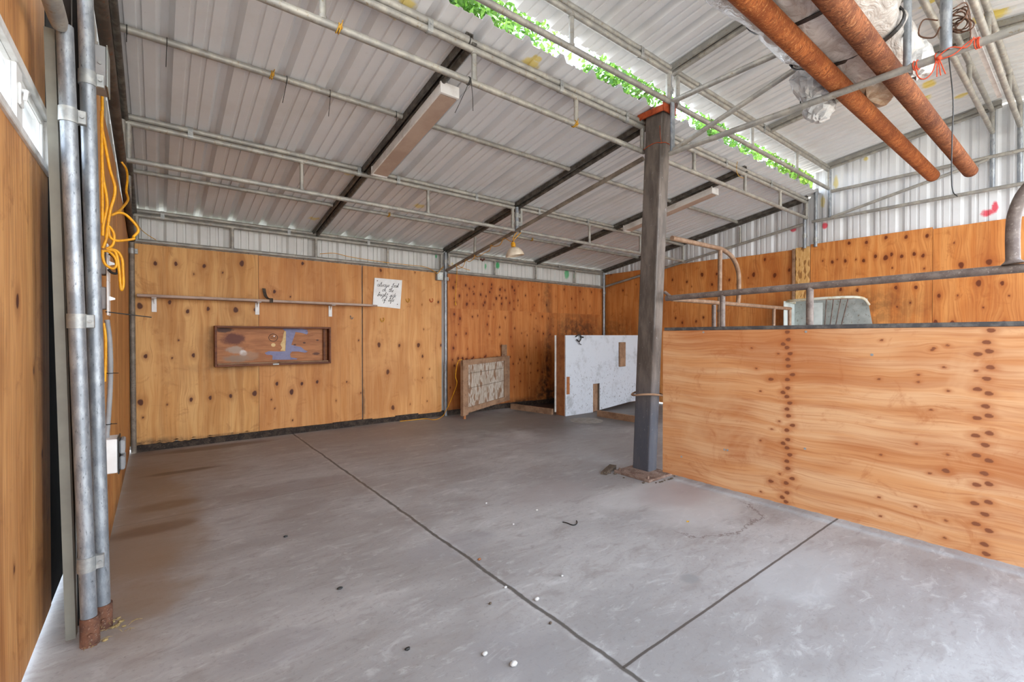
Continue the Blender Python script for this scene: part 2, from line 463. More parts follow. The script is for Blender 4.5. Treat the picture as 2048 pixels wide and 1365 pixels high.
def post_material():
    M = Mat('black_painted_steel_post', 0.5, 0.25, 0.5)
    v = M.obj()
    c = M.mix(M.ramp(M.noise(M.scale(v, (2, 2, .5)), 5, 5, 0.65), 0.4, 0.65), S(82, 74, 68), S(112, 102, 94))
    z = M.n('SeparateXYZ', {0: v}).outputs[2]
    blue = M.math('MULTIPLY', M.ramp(z, 1.0, 0.4), 0.7)
    c = M.mix(blue, c, S(74, 80, 92))
    sp = M.ramp(M.noise(v, 30, 5, 0.8, 0.5), 0.62, 0.72)
    c = M.mix(M.math('MULTIPLY', sp, 0.7), c, S(182, 182, 184))
    c = M.mix(M.math('MULTIPLY', M.ramp(M.noise(M.scale(v, (3, 3, .35)), 9, 4, 0.7), 0.58, 0.68), 0.5), c, S(120, 110, 102))
    M.col(c)
    return M.m


MAT['post'] = post_material()


def boxback():
    M = Mat('stained_box_back', 0.55)
    v = M.obj()
    n = M.noise(M.scale(v, (1.4, 1, 9)), 3, 5, 0.65, 0.4)
    c = M.mix(M.ramp(n, 0.35, 0.65), S(156, 96, 52), S(184, 120, 70))
    marks = []
    for (u, vv, ru, rv, colr, st) in ((468, 678, 26, 14, S(92, 38, 24), .9), (450, 660, 22, 6, S(60, 30, 20), .9), (470, 700, 20, 8, S(176, 156, 138), .8), (487, 706, 8, 7, S(222, 216, 210), .9), (470, 718, 30, 8, S(146, 124, 104), .8), (500, 712, 22, 10, S(166, 134, 108), .6), (545, 712, 18, 6, S(172, 100, 58), .6), (590, 690, 3, 2, S(60, 32, 20), .9), (632, 708, 8, 3, S(84, 44, 28), .9), (609, 686, 3, 2, S(60, 32, 20), .9), (635, 681, 3, 2, S(60, 32, 20), .8)):
        marks.append(mk(u, vv, ru, colr, st, Y=6.17, rv=rv))
    # object origin is shifted to the world origin for this part, so these are wall positions
    c = marks_color(M, c, marks, v)
    M.col(c)
    return M.m


MAT['boxback'] = boxback()


def glass():
    M = Mat('window_glass', 0.03)
    M.bsdf.inputs['Transmission Weight'].default_value = 1.0
    M.bsdf.inputs['IOR'].default_value = 1.1
    M.col((0.95, 0.98, 1.0))
    return M.m


MAT['glass'] = glass()


# ------------------------------------------------------------------ mesh kit
class MB:
    def __init__(s):
        s.v, s.f, s.sm = [], [], []

    def add(s, verts, faces, smooth=False):
        o = len(s.v)
        s.v += [tuple(p) for p in verts]
        s.f += [tuple(i + o for i in f) for f in faces]
        s.sm += [smooth] * len(faces)
        return s

    def box(s, a, b):
        x0, x1 = sorted((a[0], b[0])); y0, y1 = sorted((a[1], b[1])); z0, z1 = sorted((a[2], b[2]))
        vs = [(x0, y0, z0), (x1, y0, z0), (x1, y1, z0), (x0, y1, z0), (x0, y0, z1), (x1, y0, z1), (x1, y1, z1), (x0, y1, z1)]
        return s.hexa(vs)

    def hexa(s, vs):
        return s.add(vs, [(0, 3, 2, 1), (4, 5, 6, 7), (0, 1, 5, 4), (1, 2, 6, 5), (2, 3, 7, 6), (3, 0, 4, 7)])

    def bevbox(s, a, b, r=0.004):
        """box with chamfered edges"""
        x0, x1 = sorted((a[0], b[0])); y0, y1 = sorted((a[1], b[1])); z0, z1 = sorted((a[2], b[2]))
        r = min(r, (x1 - x0) * .45, (y1 - y0) * .45, (z1 - z0) * .45)
        lo, hi = (x0, y0, z0), (x1, y1, z1)
        vs, idx = [], {}
        for ax in range(3):
            for sx in (0, 1):
                for sy in (0, 1):
                    for sz in (0, 1):
                        sg = (sx, sy, sz)
                        p = [(hi[i] if sg[i] else lo[i]) for i in range(3)]
                        for i in range(3):
                            if i != ax:
                                p[i] += -r if sg[i] else r
                        idx[(ax, sg)] = len(vs)
                        vs.append(tuple(p))
        fs = []
        for ax in range(3):
            o1, o2 = [i for i in range(3) if i != ax]
            for sd in (0, 1):
                q = []
                for (c1, c2) in ((0, 0), (1, 0), (1, 1), (0, 1)):
                    sg = [0, 0, 0]; sg[ax] = sd; sg[o1] = c1; sg[o2] = c2
                    q.append(idx[(ax, tuple(sg))])
                fs.append(tuple(q))
        for ax in range(3):
            o1, o2 = [i for i in range(3) if i != ax]
            for c1 in (0, 1):
                for c2 in (0, 1):
                    q = []
                    for (oo, e) in ((o1, 0), (o1, 1), (o2, 1), (o2, 0)):
                        sg = [0, 0, 0]; sg[ax] = e; sg[o1] = c1; sg[o2] = c2
                        q.append(idx[(oo, tuple(sg))])
                    fs.append(tuple(q))
        for sx in (0, 1):
            for sy in (0, 1):
                for sz in (0, 1):
                    fs.append(tuple(idx[(ax, (sx, sy, sz))] for ax in range(3)))
        return s.add(vs, fs)

    def tube(s, pts, r, seg=12, caps=True, closed=False, squash=None):
        pts = [Vector(p) for p in pts]
        n = len(pts)
        rs = r if isinstance(r, (list, tuple)) else [r] * n
        tang = []
        for i in range(n):
            if closed:
                t = pts[(i + 1) % n] - pts[i - 1]
            elif i == 0:
                t = pts[1] - pts[0]
            elif i == n - 1:
                t = pts[-1] - pts[-2]
            else:
                t = (pts[i + 1] - pts[i]).normalized() + (pts[i] - pts[i - 1]).normalized()
            tang.append(t.normalized() if t.length > 1e-9 else Vector((0, 0, 1)))
        up = Vector((0, 0, 1)) if abs(tang[0].z) < 0.9 else Vector((0, 1, 0))
        nrm = (up - tang[0] * up.dot(tang[0])).normalized()
        vs, fs = [], []
        for i in range(n):
            nrm = (nrm - tang[i] * nrm.dot(tang[i]))
            nrm = nrm.normalized() if nrm.length > 1e-6 else tang[i].orthogonal().normalized()
            bn = tang[i].cross(nrm)
            for k in range(seg):
                a = 2 * math.pi * k / seg
                q = squash or 1.0
                vs.append(pts[i] + nrm * (math.cos(a) * rs[i] * q) + bn * (math.sin(a) * rs[i]))
        m = n if closed else n - 1
        for i in range(m):
            j = (i + 1) % n
            for k in range(seg):
                fs.append((i * seg + k, i * seg + (k + 1) % seg, j * seg + (k + 1) % seg, j * seg + k))
        s.add(vs, fs, True)
        if caps and not closed:
            s.add([vs[k] for k in range(seg)], [tuple(reversed(range(seg)))])
            s.add([vs[(n - 1) * seg + k] for k in range(seg)], [tuple(range(seg))])
        return s

    def lathe(s, prof, c, axis=(0, 0, 1), seg=28):
        ax = Vector(axis).normalized()
        u = ax.orthogonal().normalized(); w = ax.cross(u)
        c = Vector(c)
        vs, fs = [], []
        for (r, h) in prof:
            for k in range(seg):
                a = 2 * math.pi * k / seg
                vs.append(c + ax * h + (u * math.cos(a) + w * math.sin(a)) * r)
        for i in range(len(prof) - 1):
            for k in range(seg):
                fs.append((i * seg + k, i * seg + (k + 1) % seg, (i + 1) * seg + (k + 1) % seg, (i + 1) * seg + k))
        return s.add(vs, fs, True)

    def prism(s, poly, ext):
        """polygon of 3D points extruded by vector ext"""
        n = len(poly); e = Vector(ext)
        a = [Vector(p) for p in poly]
        b = [p + e for p in a]
        return s.add(a + b, [tuple(range(n))[::-1], tuple(range(n, 2 * n))] + [(i, (i + 1) % n, n + (i + 1) % n, n + i) for i in range(n)])

    def blob(s, c, r, seg=14, rings=9, jitter=0.0, rnd=None):
        rnd = rnd or random
        c = Vector(c)
        vs, fs = [], []
        vs.append(c + Vector((0, 0, -r[2])))
        for i in range(1, rings):
            th = math.pi * i / rings
            for k in range(seg):
                a = 2 * math.pi * k / seg
                q = 1 + rnd.uniform(-jitter, jitter)
                vs.append(c + Vector((r[0] * math.sin(th) * math.cos(a) * q, r[1] * math.sin(th) * math.sin(a) * q, -r[2] * math.cos(th) * q)))
        vs.append(c + Vector((0, 0, r[2])))
        for k in range(seg):
            fs.append((0, 1 + (k + 1) % seg, 1 + k))
        for i in range(rings - 2):
            for k in range(seg):
                fs.append((1 + i * seg + k, 1 + i * seg + (k + 1) % seg, 1 + (i + 1) * seg + (k + 1) % seg, 1 + (i + 1) * seg + k))
        L = len(vs) - 1
        for k in range(seg):
            fs.append((L, 1 + (rings - 2) * seg + k, 1 + (rings - 2) * seg + (k + 1) % seg))
        return s.add(vs, fs, True)


def link(name, mb, mat, parent=None, origin=None):
    vs = np.array(mb.v, dtype=float)
    if origin is None:
        if parent is not None:
            origin = Vector(parent['_o'])
        else:
            lo, hi = vs.min(0), vs.max(0)
            origin = Vector(((lo[0] + hi[0]) / 2, (lo[1] + hi[1]) / 2, lo[2]))
    origin = Vector(origin)
    me = bpy.data.meshes.new(name)
    me.from_pydata([tuple(p) for p in (vs - np.array(origin))], [], mb.f)
    me.polygons.foreach_set('use_smooth', mb.sm)
    me.materials.append(mat)
    me.update()
    o = bpy.data.objects.new(name, me)
    COL.objects.link(o)
    if parent is not None:
        o.parent = parent
        o.location = origin - Vector(parent['_o'])
    else:
        o.location = origin
    o['_o'] = tuple(origin)
    return o


def tag(o, label, cat, group=None):
    o['label'] = label
    o['category'] = cat
    if group:
        o['group'] = group
    return o


def thing(name, label, cat, loc, group=None):
    o = bpy.data.objects.new(name, None)
    o.empty_display_size = 0.05
    COL.objects.link(o)
    o.location = loc
    o['_o'] = tuple(loc)
    return tag(o, label, cat, group)


def solo(name, mb, mat, label, cat, group=None):
    return tag(link(name, mb, mat), label, cat, group)


def roof_sheet(mb):
    o = struct('ceiling', mb, MAT[mb.under])
    o.data.materials.append(MAT['roof_top'])
    nf = mb.n_face
    idx = [0] * len(mb.f)
    for i in range(nf, 2 * nf):
        idx[i] = 1
    o.data.polygons.foreach_set('material_index', idx)
    return o


def struct(name, mb, mat, parent=None):
    o = link(name, mb, mat, parent, origin=(0, 0, 0) if parent is None else None)
    if parent is None:
        o['kind'] = 'structure'
    return o


def smooth_path(pts, n=6):
    """Catmull-Rom through the points"""
    p = [Vector(q) for q in pts]
    p = [p[0] * 2 - p[1]] + p + [p[-1] * 2 - p[-2]]
    out = []
    for i in range(1, len(p) - 2):
        for k in range(n):
            t = k / n
            a, b, c, d = p[i - 1], p[i], p[i + 1], p[i + 2]
            out.append(0.5 * ((2 * b) + (c - a) * t + (2 * a - 5 * b + 4 * c - d) * t * t + (3 * b - a - 3 * c + d) * t ** 3))
    out.append(p[-2])
    return out


def cable(pts, r, n=6, seg=7):
    return MB().tube(smooth_path(pts, n), r, seg)


# ------------------------------------------------------------------ corrugated sheets
def rib_profile(w0, w1, first, pitch, h=0.03, minor=True):
    """(offset across, height) pairs of a ribbed sheet between w0 and w1"""
    base = [(-0.045, 0), (-0.018, h), (0.018, h), (0.045, 0)]
    if minor:
        base += [(0.108, 0), (0.113, .010), (0.133, .010), (0.138, 0), (0.188, 0), (0.193, .010), (0.213, .010), (0.218, 0)]
    pts = [(w0, 0)]
    k0 = int(math.floor((w0 - first) / pitch)) - 1
    k1 = int(math.ceil((w1 - first) / pitch)) + 1
    for k in range(k0, k1 + 1):
        for (d, hh) in base:
            q = first + k * pitch + d
            if w0 < q < w1:
                pts.append((q, hh))
    pts.append((w1, 0))
    return pts


def ribbed(prof, fn, ends, thick=0.0015):
    """fn(across, height, end) -> point; closed thin sheet"""
    n = len(prof)
    vs = []
    for off in (0.0, thick):
        for e in ends:
            for (w, h) in prof:
                vs.append(fn(w, h + off, e))
    m = len(ends)
    fs = []
    for L in (0, 1):
        o = L * m * n
        for j in range(m - 1):
            for i in range(n - 1):
                q = (o + j * n + i, o + j * n + i + 1, o + (j + 1) * n + i + 1, o + (j + 1) * n + i)
                fs.append(q if L else q[::-1])
    o = m * n
    for i in range(n - 1):
        fs.append((i, i + 1, o + i + 1, o + i))
        a = (m - 1) * n + i
        fs.append((a, o + a, o + a + 1, a + 1))
    mb = MB().add(vs, fs)
    mb.n_face = (m - 1) * (n - 1)
    return mb


# ------------------------------------------------------------------ setting
XL, XR, XM, YB = -0.187, 7.17, 3.5, 6.17

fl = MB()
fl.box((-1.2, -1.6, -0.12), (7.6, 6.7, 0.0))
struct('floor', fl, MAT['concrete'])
struct('ground', MB().box((-40, -40, -0.3), (60, 50, -0.13)), MAT['ground'])

# low back roof, ribs run down the slope
rs = ribbed(rib_profile(-0.75, 7.6, 1.663, 0.3225, 0.048), lambda w, h, y: (w, y, roof_z(y) + h), (2.38, 4.4, 6.62))
rs.under = 'roof'
roof_sheet(rs)


def high_z(y):
    return 3.535 + 0.13 * (2.257 - y) if y > 0.63 else 3.535 + 0.13 * (2.257 - 0.63) - 0.13 * (0.63 - y)


rs = ribbed(rib_profile(-0.75, 7.6, 1.63, 0.3225, 0.048), lambda w, h, y: (w, y, high_z(y) + h), (0.63, 1.5, 2.52))
rs.under = 'roof_high'
roof_sheet(rs)
rs = ribbed(rib_profile(-0.75, 7.6, 1.63, 0.3225, 0.048), lambda w, h, y: (w, y, high_z(y) + h), (-1.1, 0.63))
rs.under = 'roof_high'
roof_sheet(rs)

# claddings
struct('wall_back', ribbed(rib_profile(-0.3, 7.26, 0.05, 0.305, 0.025), lambda w, h, z: (w, 6.235 + h, z), (0.02, 1.2, 2.525)), MAT['clad_back'])


def wall_top(y):
    return (roof_z(y) - 0.015) if y > 2.45 else (high_z(y) - 0.02)


def right_fn(w, h, e):
    return (7.235 + h, w, 0.02 + (wall_top(w) - 0.02) * e)


struct('wall_right', ribbed(rib_profile(2.45, 6.26, 2.1, 0.29, 0.028), right_fn, (0, .5, 1)), MAT['clad_right'])
struct('wall_right', ribbed(rib_profile(-1.0, 2.4499, 2.1, 0.29, 0.028), right_fn, (0, .5, 1)), MAT['clad_right'])
struct('wall_left', ribbed(rib_profile(2.55, 6.24, 2.7, 0.305, 0.02, False), lambda w, h, e: (-0.262 - h, w, 0.02 + (roof_z(w) - 0.04) * e), (0, .5, 1)), MAT['clad_left'])
struct('wall_left', ribbed(rib_profile(-1.1, 0.745, -.9, 0.305, 0.02, False), lambda w, h, e: (-0.40 - h, w, (high_z(w) - .03) * e), (0, .5, 1)), MAT['clad_left'])  # out-of-view wall, added to hold back light from the left
bb = MB()
rnd = random.Random(3)
pv = -0.2
while pv < 7.2:
    nx = pv + rnd.uniform(.18, .4)
    bb.box((pv, 6.175 + rnd.uniform(-.012, .004), 0.0), (min(nx, 7.2), 6.232, 0.072 + rnd.uniform(-.01, .012)))
    pv = nx
struct('baseboard_back', bb, MAT['sill'])


# ------------------------------------------------------------------ plywood sheets
def sheet(name, label, origin, ux, uz, W, H, T, mat, knots, seed, grain='v', cat='plywood sheet', cell=0.0095, stains=(), group=None, swirl=1.0, rough_bottom=0.0, parent=None):
    """origin: lower corner of the front face; ux: along width; uz: up; thickness goes behind (ux x uz reversed)."""
    origin, ux, uz = Vector(origin), Vector(ux).normalized(), Vector(uz).normalized()
    nrm = ux.cross(uz).normalized()
    nx, nz = max(2, int(W / cell)), max(2, int(H / cell))
    U, V = np.meshgrid(np.linspace(0, W, nx), np.linspace(0, H, nz))
    U, V = U.ravel(), V.ravel()
    c, a = (U.copy(), V.copy()) if grain == 'v' else (V.copy(), U.copy())
    r = np.random.default_rng(seed)
    g = c.copy()
    for q in range(4):
        ka, kc = r.uniform(.8, 3.6), r.uniform(1.0, 7.0)
        g += swirl * r.uniform(.002, .007) * np.sin(ka * a * (q + 1) * .8 + kc * c + r.uniform(0, 6.3))
    knot = np.zeros_like(c)
    for (ku, kv, kr, kd) in knots:
        kr = kr * 1.4
        kc, ka = (ku, kv) if grain == 'v' else (kv, ku)
        dc, da = c - kc, (a - ka) * 0.66
        d2 = dc * dc + da * da
        g -= dc * 0.8 * np.exp(-d2 / (2 * (1.8 * kr) ** 2))
        ang = np.arctan2(dc, da)
        wob = 1 + 0.07 * np.sin(2 * ang + ku * 37) + 0.06 * np.sin(3 * ang + kv * 53)
        d = np.sqrt(d2) / (kr * wob)
        core = np.clip((1.0 - d) / 0.55, 0, 1)
        halo = 0.40 * np.clip((2.4 - d) / 1.5, 0, 1)
        knot = np.maximum(knot, np.maximum(core * kd, halo * kd))
    st = np.zeros_like(c)
    for (su, sv, ru, rv, sd) in stains:
        d = np.sqrt(((U - su) / ru) ** 2 + ((V - sv) / rv) ** 2)
        st = np.maximum(st, sd * np.clip((1.3 - d) / 0.9, 0, 1))
    VV = V.copy()
    if rough_bottom > 0:
        low = V < 0.02
        VV[low] += rough_bottom * (0.5 + 0.5 * np.sin(U[low] * 23 + seed) * np.sin(U[low] * 61 + 2))
    front = np.array(origin)[None] + U[:, None] * np.array(ux)[None] + VV[:, None] * np.array(uz)[None]
    idx = np.arange(nx * nz).reshape(nz, nx)
    quads = np.stack([idx[:-1, :-1], idx[:-1, 1:], idx[1:, 1:], idx[1:, :-1]], -1).reshape(-1, 4)
    per = np.concatenate([idx[0, :], idx[1:, -1], idx[-1, -2::-1], idx[-2:0:-1, 0]])
    n0 = len(front)
    rimf = front[per]
    rimb = front[per] - T * np.array(nrm)[None]
    verts = np.concatenate([front, rimf, rimb])
    m = len(per)
    A = n0 + np.arange(m)
    B = n0 + m + np.arange(m)
    side = np.stack([A, B, np.roll(B, -1), np.roll(A, -1)], -1)
    faces = [tuple(q) for q in quads.tolist()] + [tuple(q) for q in side.tolist()]
    faces.append(tuple(reversed(B.tolist())))
    cen = np.array(origin) + np.array(ux) * W / 2
    org = np.array(parent['_o']) if parent is not None else cen
    me = bpy.data.meshes.new(name)
    me.from_pydata((verts - org).tolist(), [], faces)
    for nm, arr in (('grain', g), ('along', a), ('knot', knot), ('stain', st)):
        at = me.attributes.new(nm, 'FLOAT', 'POINT')
        full = np.concatenate([arr, arr[per], arr[per]]).astype(np.float32)
        at.data.foreach_set('value', full)
    at = me.attributes.new('seed', 'FLOAT', 'POINT')
    at.data.foreach_set('value', np.full(len(verts), seed * 3.71, dtype=np.float32))
    me.materials.append(mat)
    me.update()
    o = bpy.data.objects.new(name, me)
    COL.objects.link(o)
    o['_o'] = tuple(org)
    if parent is not None:
        o.parent = parent
    else:
        o.location = tuple(cen)
        tag(o, label, cat, group)
    return o


def knots_px(lst, zx0, zy0, zs, origin, ux, plane, r_small=.011, r_mid=.017, r_big=.026):
    """zoomed-picture spots -> panel coordinates"""
    out = []
    ux = Vector(ux)
    for q in lst:
        size = q[2] if len(q) > 2 else 'm'
        p = P(zx0 + q[0] / zs, zy0 + q[1] / zs, **plane)
        d = p - Vector(origin)
        r = {'s': r_small, 'm': r_mid, 'L': r_big}[size]
        out.append((d.dot(ux), d.z, r, {'s': .8, 'm': 1.0, 'L': .95}[size]))
    return out


YP = 6.193
GP = 'plywood sheets along the back wall'
o1 = (-0.235, YP, 0.058)
k1 = [(193, 293), (305, 295), (460, 307), (665, 293, 'L'), (403, 351, 's'), (560, 343, 's'), (108, 525, 'L'), (271, 505), (369, 555), (481, 541), (632, 547, 'L'), (738, 545), (140, 800), (284, 810, 's'), (401, 795), (112, 1052, 'L'), (388, 1037), (493, 1027), (604, 1017), (735, 1003, 'L'), (258, 1064, 's'), (125, 1135, 's'), (320, 712, 's')]
sheet('plywood_sheet', 'golden knotty plywood sheet in the left corner behind the shelf, leftmost on the back wall', o1, (1, 0, 0), (0, 0, 1), 1.203, 2.13, .016, PLY['gold'], knots_px(k1, 240, 420, 2.73, o1, (1, 0, 0), dict(Y=YP)), 11, group=GP, rough_bottom=.02, stains=[(.1, .02, .5, .05, .7), (.6, .01, .6, .03, .6), (.72, 1.05, .06, .2, .35), (.9, .8, .4, .06, .3)])
o2 = (0.972, YP + .001, 0.06)
k2 = [(997, 293), (843, 447), (857, 950), (993, 950), (1077, 940), (937, 995, 'L'), (827, 1037, 's'), (846, 1085, 's'), (1180, 1043, 's'), (930, 475, 's'), (942, 1150, 's'), (1238, 940, 's'), (1303, 713, 's'), (1315, 1000, 's')]
sheet('plywood_sheet', 'tan plywood sheet behind the right half of the shallow wooden box', o2, (1, 0, 0), (0, 0, 1), 1.246, 2.125, .016, PLY['tan'], knots_px(k2, 240, 420, 2.73, o2, (1, 0, 0), dict(Y=YP)), 23, group=GP)
o3 = (2.229, YP - .012, 0.062)
k3 = [(163, 768, 'L'), (278, 772), (410, 833), (213, 922, 'L'), (242, 1125, 'L'), (387, 770, 'L'), (515, 770), (417, 680, 's'), (437, 1088, 's'), (340, 1105, 's'), (173, 345), (367, 357, 's'), (500, 525), (407, 540, 's'), (450, 905, 's'), (410, 955, 's')]
sheet('plywood_sheet', 'amber plywood sheet below and right of the lettered sign, ending at the middle wall pipe', o3, (1, 0, 0), (0, 0, 1), 1.215, 2.12, .016, PLY['amber'], knots_px(k3, 700, 420, 2.843, o3, (1, 0, 0), dict(Y=YP)), 37, group=GP, stains=[(.01, .2, .02, .35, .6)])


def rows(W, H, seed, ys, dx, frac=1.0, r=.014):
    rr = random.Random(seed)
    out = []
    for y in ys:
        x = rr.uniform(.02, dx)
        while x < W * frac:
            if rr.random() < .88:
                out.append((x, min(H - .02, max(.02, y + rr.gauss(0, .022))), r * rr.uniform(.6, 1.35), rr.uniform(.7, 1)))
            x += dx * rr.uniform(.6, 1.45)
    return out


o4 = (3.56, YP, 0.03)
o5 = (3.56, YP + .001, 1.6545)
kk = rows(2.3, 1.62, 5, (1.52, 1.22, .83, .72, .55, .3), .17, .95) + rows(2.3, 1.62, 6, (.84,), .1, .55, .02) + rows(2.3, 1.6, 9, (1.35, 1.0, .4), .4)
sheet('plywood_sheet', 'large red-brown plywood sheet behind the framed strand-board panel, below the horizontal seam', o4, (1, 0, 0), (0, 0, 1), 2.325, 1.624, .016, PLY['red'], kk, 41, group=GP, stains=[(2.1, .7, .10, .75, .8), (2.1, .12, .35, .25, .95), (2.0, .3, .12, .4, .9), (1.4, .02, 1.6, .1, .8), (2.18, 1.3, .07, .4, .45)])
kk = rows(2.3, .53, 15, (.09, .2, .34, .40), .15, .62, .016) + rows(2.3, .53, 16, (.12, .3, .45), .33, 1.0, .014)
sheet('plywood_sheet', 'upper red-brown plywood strip dense with knots, right of the middle wall pipe above the seam', o5, (1, 0, 0), (0, 0, 1), 2.325, .535, .016, PLY['red'], kk, 43, group=GP, stains=[(2.08, .2, .1, .5, .5)])
o6 = (5.889, YP - .003, 0.03)
o7 = (5.889, YP - .002, 1.6545)
sheet('plywood_sheet', 'dark-stained red-brown plywood sheet in the right corner behind the white board', o6, (1, 0, 0), (0, 0, 1), 1.28, 1.624, .016, PLY['red'], rows(1.28, 1.6, 25, (1.35, 1.1, .7), .28), 47, group=GP, stains=[(.5, 1.25, .7, .4, .75), (.2, .9, .6, .4, .7), (.6, .05, .9, .3, .9)])
sheet('plywood_sheet', 'upper red-brown plywood strip in the right corner above the white board', o7, (1, 0, 0), (0, 0, 1), 1.28, .53, .016, PLY['red'], rows(1.28, .53, 27, (.12, .3, .45), .3), 48, group=GP)

# right wall sheets (front face looks towards -X, width runs towards -Y)
XP = 7.19
GR = 'plywood sheets along the right wall'
dn = (0, -1, 0)


def right_sheet(y0, y1, z1, mat, klist, zoom, seed, label, stains=(), extra=(), xoff=0.0, grain='v', swirl=1.0):
    org = (XP + xoff, y0, 0.03)
    ks = knots_px(klist, *zoom, org, dn, dict(X=XP)) + list(extra)
    sheet('plywood_sheet', label, org, dn, (0, 0, 1), y0 - y1, z1 - .03, .016, mat, ks, seed, group=GR, stains=stains, grain=grain, swirl=swirl)


Z3 = (1180, 340, 3.792)
right_sheet(6.16, 5.02, 2.47, PLY['orange'], [(160, 790), (250, 915), (225, 1180, 's'), (350, 870, 's')], Z3, 51, 'orange plywood sheet on the right wall, farthest one in the back corner', stains=[(.2, 1.3, .6, .3, .4)])
right_sheet(5.015, 3.80, 2.475, PLY['orange'], [(850, 795, 'L'), (735, 850), (625, 835), (770, 885, 's'), (925, 870), (650, 1125), (700, 1160), (805, 1150), (860, 1120), (960, 790)], Z3, 53, 'knotty orange plywood sheet on the right wall, just right of the black steel post')
right_sheet(3.795, 2.665, 2.455, PLY['orange'], [(1240, 795, 'L'), (1400, 800, 'L'), (1325, 680), (1510, 760), (1055, 835), (1200, 820, 's'), (1120, 990, 's')], Z3, 57, 'orange plywood sheet on the right wall behind the bowed gate corner', extra=[(.3, 2.0, .02, .8)], xoff=.004, stains=[(.98, .9, .3, .9, .45)])
Z4 = (1548, 340, 3.592)
right_sheet(2.478, 1.212, 2.495, PLY['orange'], [(540, 527), (665, 522), (805, 487), (950, 483), (1100, 475), (420, 663), (455, 645, 's'), (513, 655), (590, 645, 's'), (645, 653), (730, 622), (803, 632, 'L'), (845, 608), (918, 622), (1008, 605), (1072, 617), (877, 847), (1020, 845), (480, 860), (600, 865), (350, 655, 's'), (1080, 710, 's'), (850, 705, 's'), (885, 985, 's'), (980, 955, 's')], Z4, 59, 'wavy-grained orange plywood sheet on the right wall above the metal feeder', xoff=-.006, swirl=1.6, stains=[(.5, 1.55, .75, .25, .5), (.45, 1.3, .5, .3, .6)])
right_sheet(1.208, -0.02, 2.475, PLY['orange'], [(1345, 685, 'L'), (1545, 663, 'L'), (1470, 815, 'L'), (1640, 815), (1295, 525, 's'), (1185, 905), (1320, 903, 's'), (1690, 905, 's'), (1160, 1100, 'L'), (1280, 1105, 'L'), (1650, 1110, 'L'), (1505, 990, 's')], Z4, 61, 'orange plywood sheet with ringed knots at the far right edge of the right wall', xoff=-.004)
right_sheet(-0.025, -0.98, 2.475, PLY['orange'], [], Z4, 62, 'orange plywood sheet on the right wall nearest the open front')

ob = MB()
pa, pb = P(1595, 503, X=7.165), P(1622, 660, X=7.165)
ob.bevbox((7.165, 2.66, 0.9), (7.185, 2.484, 2.47), .003)
solo('strand_board_strip', ob, MAT['osb_gold'], 'narrow golden strand-board strip between two orange plywood sheets on the right wall', 'board')
solo('wood_batten', MB().bevbox((7.15, 2.668, 0.9), (7.188, 2.70, 2.46), .003), MAT['lumber'], 'thin weathered batten standing left of the golden strand-board strip', 'batten')

# left wall sheets
GL = 'plywood sheets along the left wall'
oL = (-0.222, 2.62, 0.02)
sheet('plywood_sheet', 'brown plywood sheet on the left wall behind the yellow cables and switches', (-0.222, 2.60, 0.02), (0, 1, 0), (0, 0, 1), 1.8, 2.42, .016, PLY['left'], rows(1.8, 2.4, 71, (.35, 1.3, 2.1), .5), 71, group=GL, stains=[(.9, .02, 1.2, .07, .6)])
sheet('plywood_sheet', 'brown plywood sheet on the left wall next to the back corner pipe', (-0.221, 4.405, 0.02), (0, 1, 0), (0, 0, 1), 1.71, 2.35, .016, PLY['left'], rows(1.7, 2.3, 73, (.5, 1.5), .6), 73, group=GL, stains=[(.9, .02, 1.2, .07, .6)])

# ------------------------------------------------------------------ door leaf with window on the left
WX = -0.37
wy0, wy1, wz0, wz1 = 1.70, 2.815, 1.905, 2.165
door = thing('door_1', 'brown plywood door leaf with a small white window at the left edge', 'door', (WX, 2.0, 0.03))
door['kind'] = 'structure'


def dsheet(y0, y1, z0, z1, seed, ks=()):
    sheet('door_board', '', (WX, y0, z0), (0, 1, 0), (0, 0, 1), y1 - y0, z1 - z0, .018, PLY['door'], ks, seed, cell=.012, parent=door)


kd = [(1.2, .9, .016, .9), (1.5, 1.3, .02, 1), (1.42, .42, .014, .8), (1.9, .7, .015, .9), (1.75, 1.05, .014, .8)]
dsheet(0.75, 2.82, 0.03, wz0, 81, kd)
dsheet(0.75, 2.78, wz1, 2.72, 82)
dsheet(0.75, wy0, wz0, wz1, 83)


link('shade_board', MB().bevbox((WX - .018, 2.822, .03), (WX - .002, 3.7, 2.75), .002).box((-.30, 2.572, .02), (-.228, 2.59, 2.75)), MAT['door_shade'], door)  # black boards added in place of the shade past the door edge
win = thing('window_1', 'small white-framed sliding window set in the left plywood door', 'window', (WX, (wy0 + wy1) / 2, wz0))
win['kind'] = 'structure'
fr = MB()
for (a, b) in (((WX - .03, wy0, wz1 - .03), (WX + .012, wy1, wz1)), ((WX - .03, wy0, wz0), (WX + .012, wy1, wz0 + .03)), ((WX - .03, wy1 - .03, wz0 + .03), (WX + .012, wy1, wz1 - .03)), ((WX - .03, wy0, wz0 + .03), (WX + .012, wy0 + .03, wz1 - .03))):
    fr.bevbox(a, b, .003)
link('window_frame', fr, MAT['white_paint'], win)
sa = MB()
ym = 2.30
for (a, b) in (((WX - .022, ym - .06, wz0 + .03), (WX + .004, ym + .03, wz1 - .03)), ((WX - .024, ym + .03, wz0 + .03), (WX - .006, wy1 - .03, wz0 + .05)), ((WX - .024, ym + .03, wz1 - .05), (WX - .006, wy1 - .03, wz1 - .03)), ((WX - .024, wy1 - .05, wz0 + .05), (WX - .006, wy1 - .03, wz1 - .05))):
    sa.bevbox(a, b, .003)
sash_o = link('sash', sa, MAT['white_plastic'], win)
link('window_pane', MB().box((WX - .018, ym + .03, wz0 + .05), (WX - .014, wy1 - .05, wz1 - .05)), MAT['glass'], sash_o)
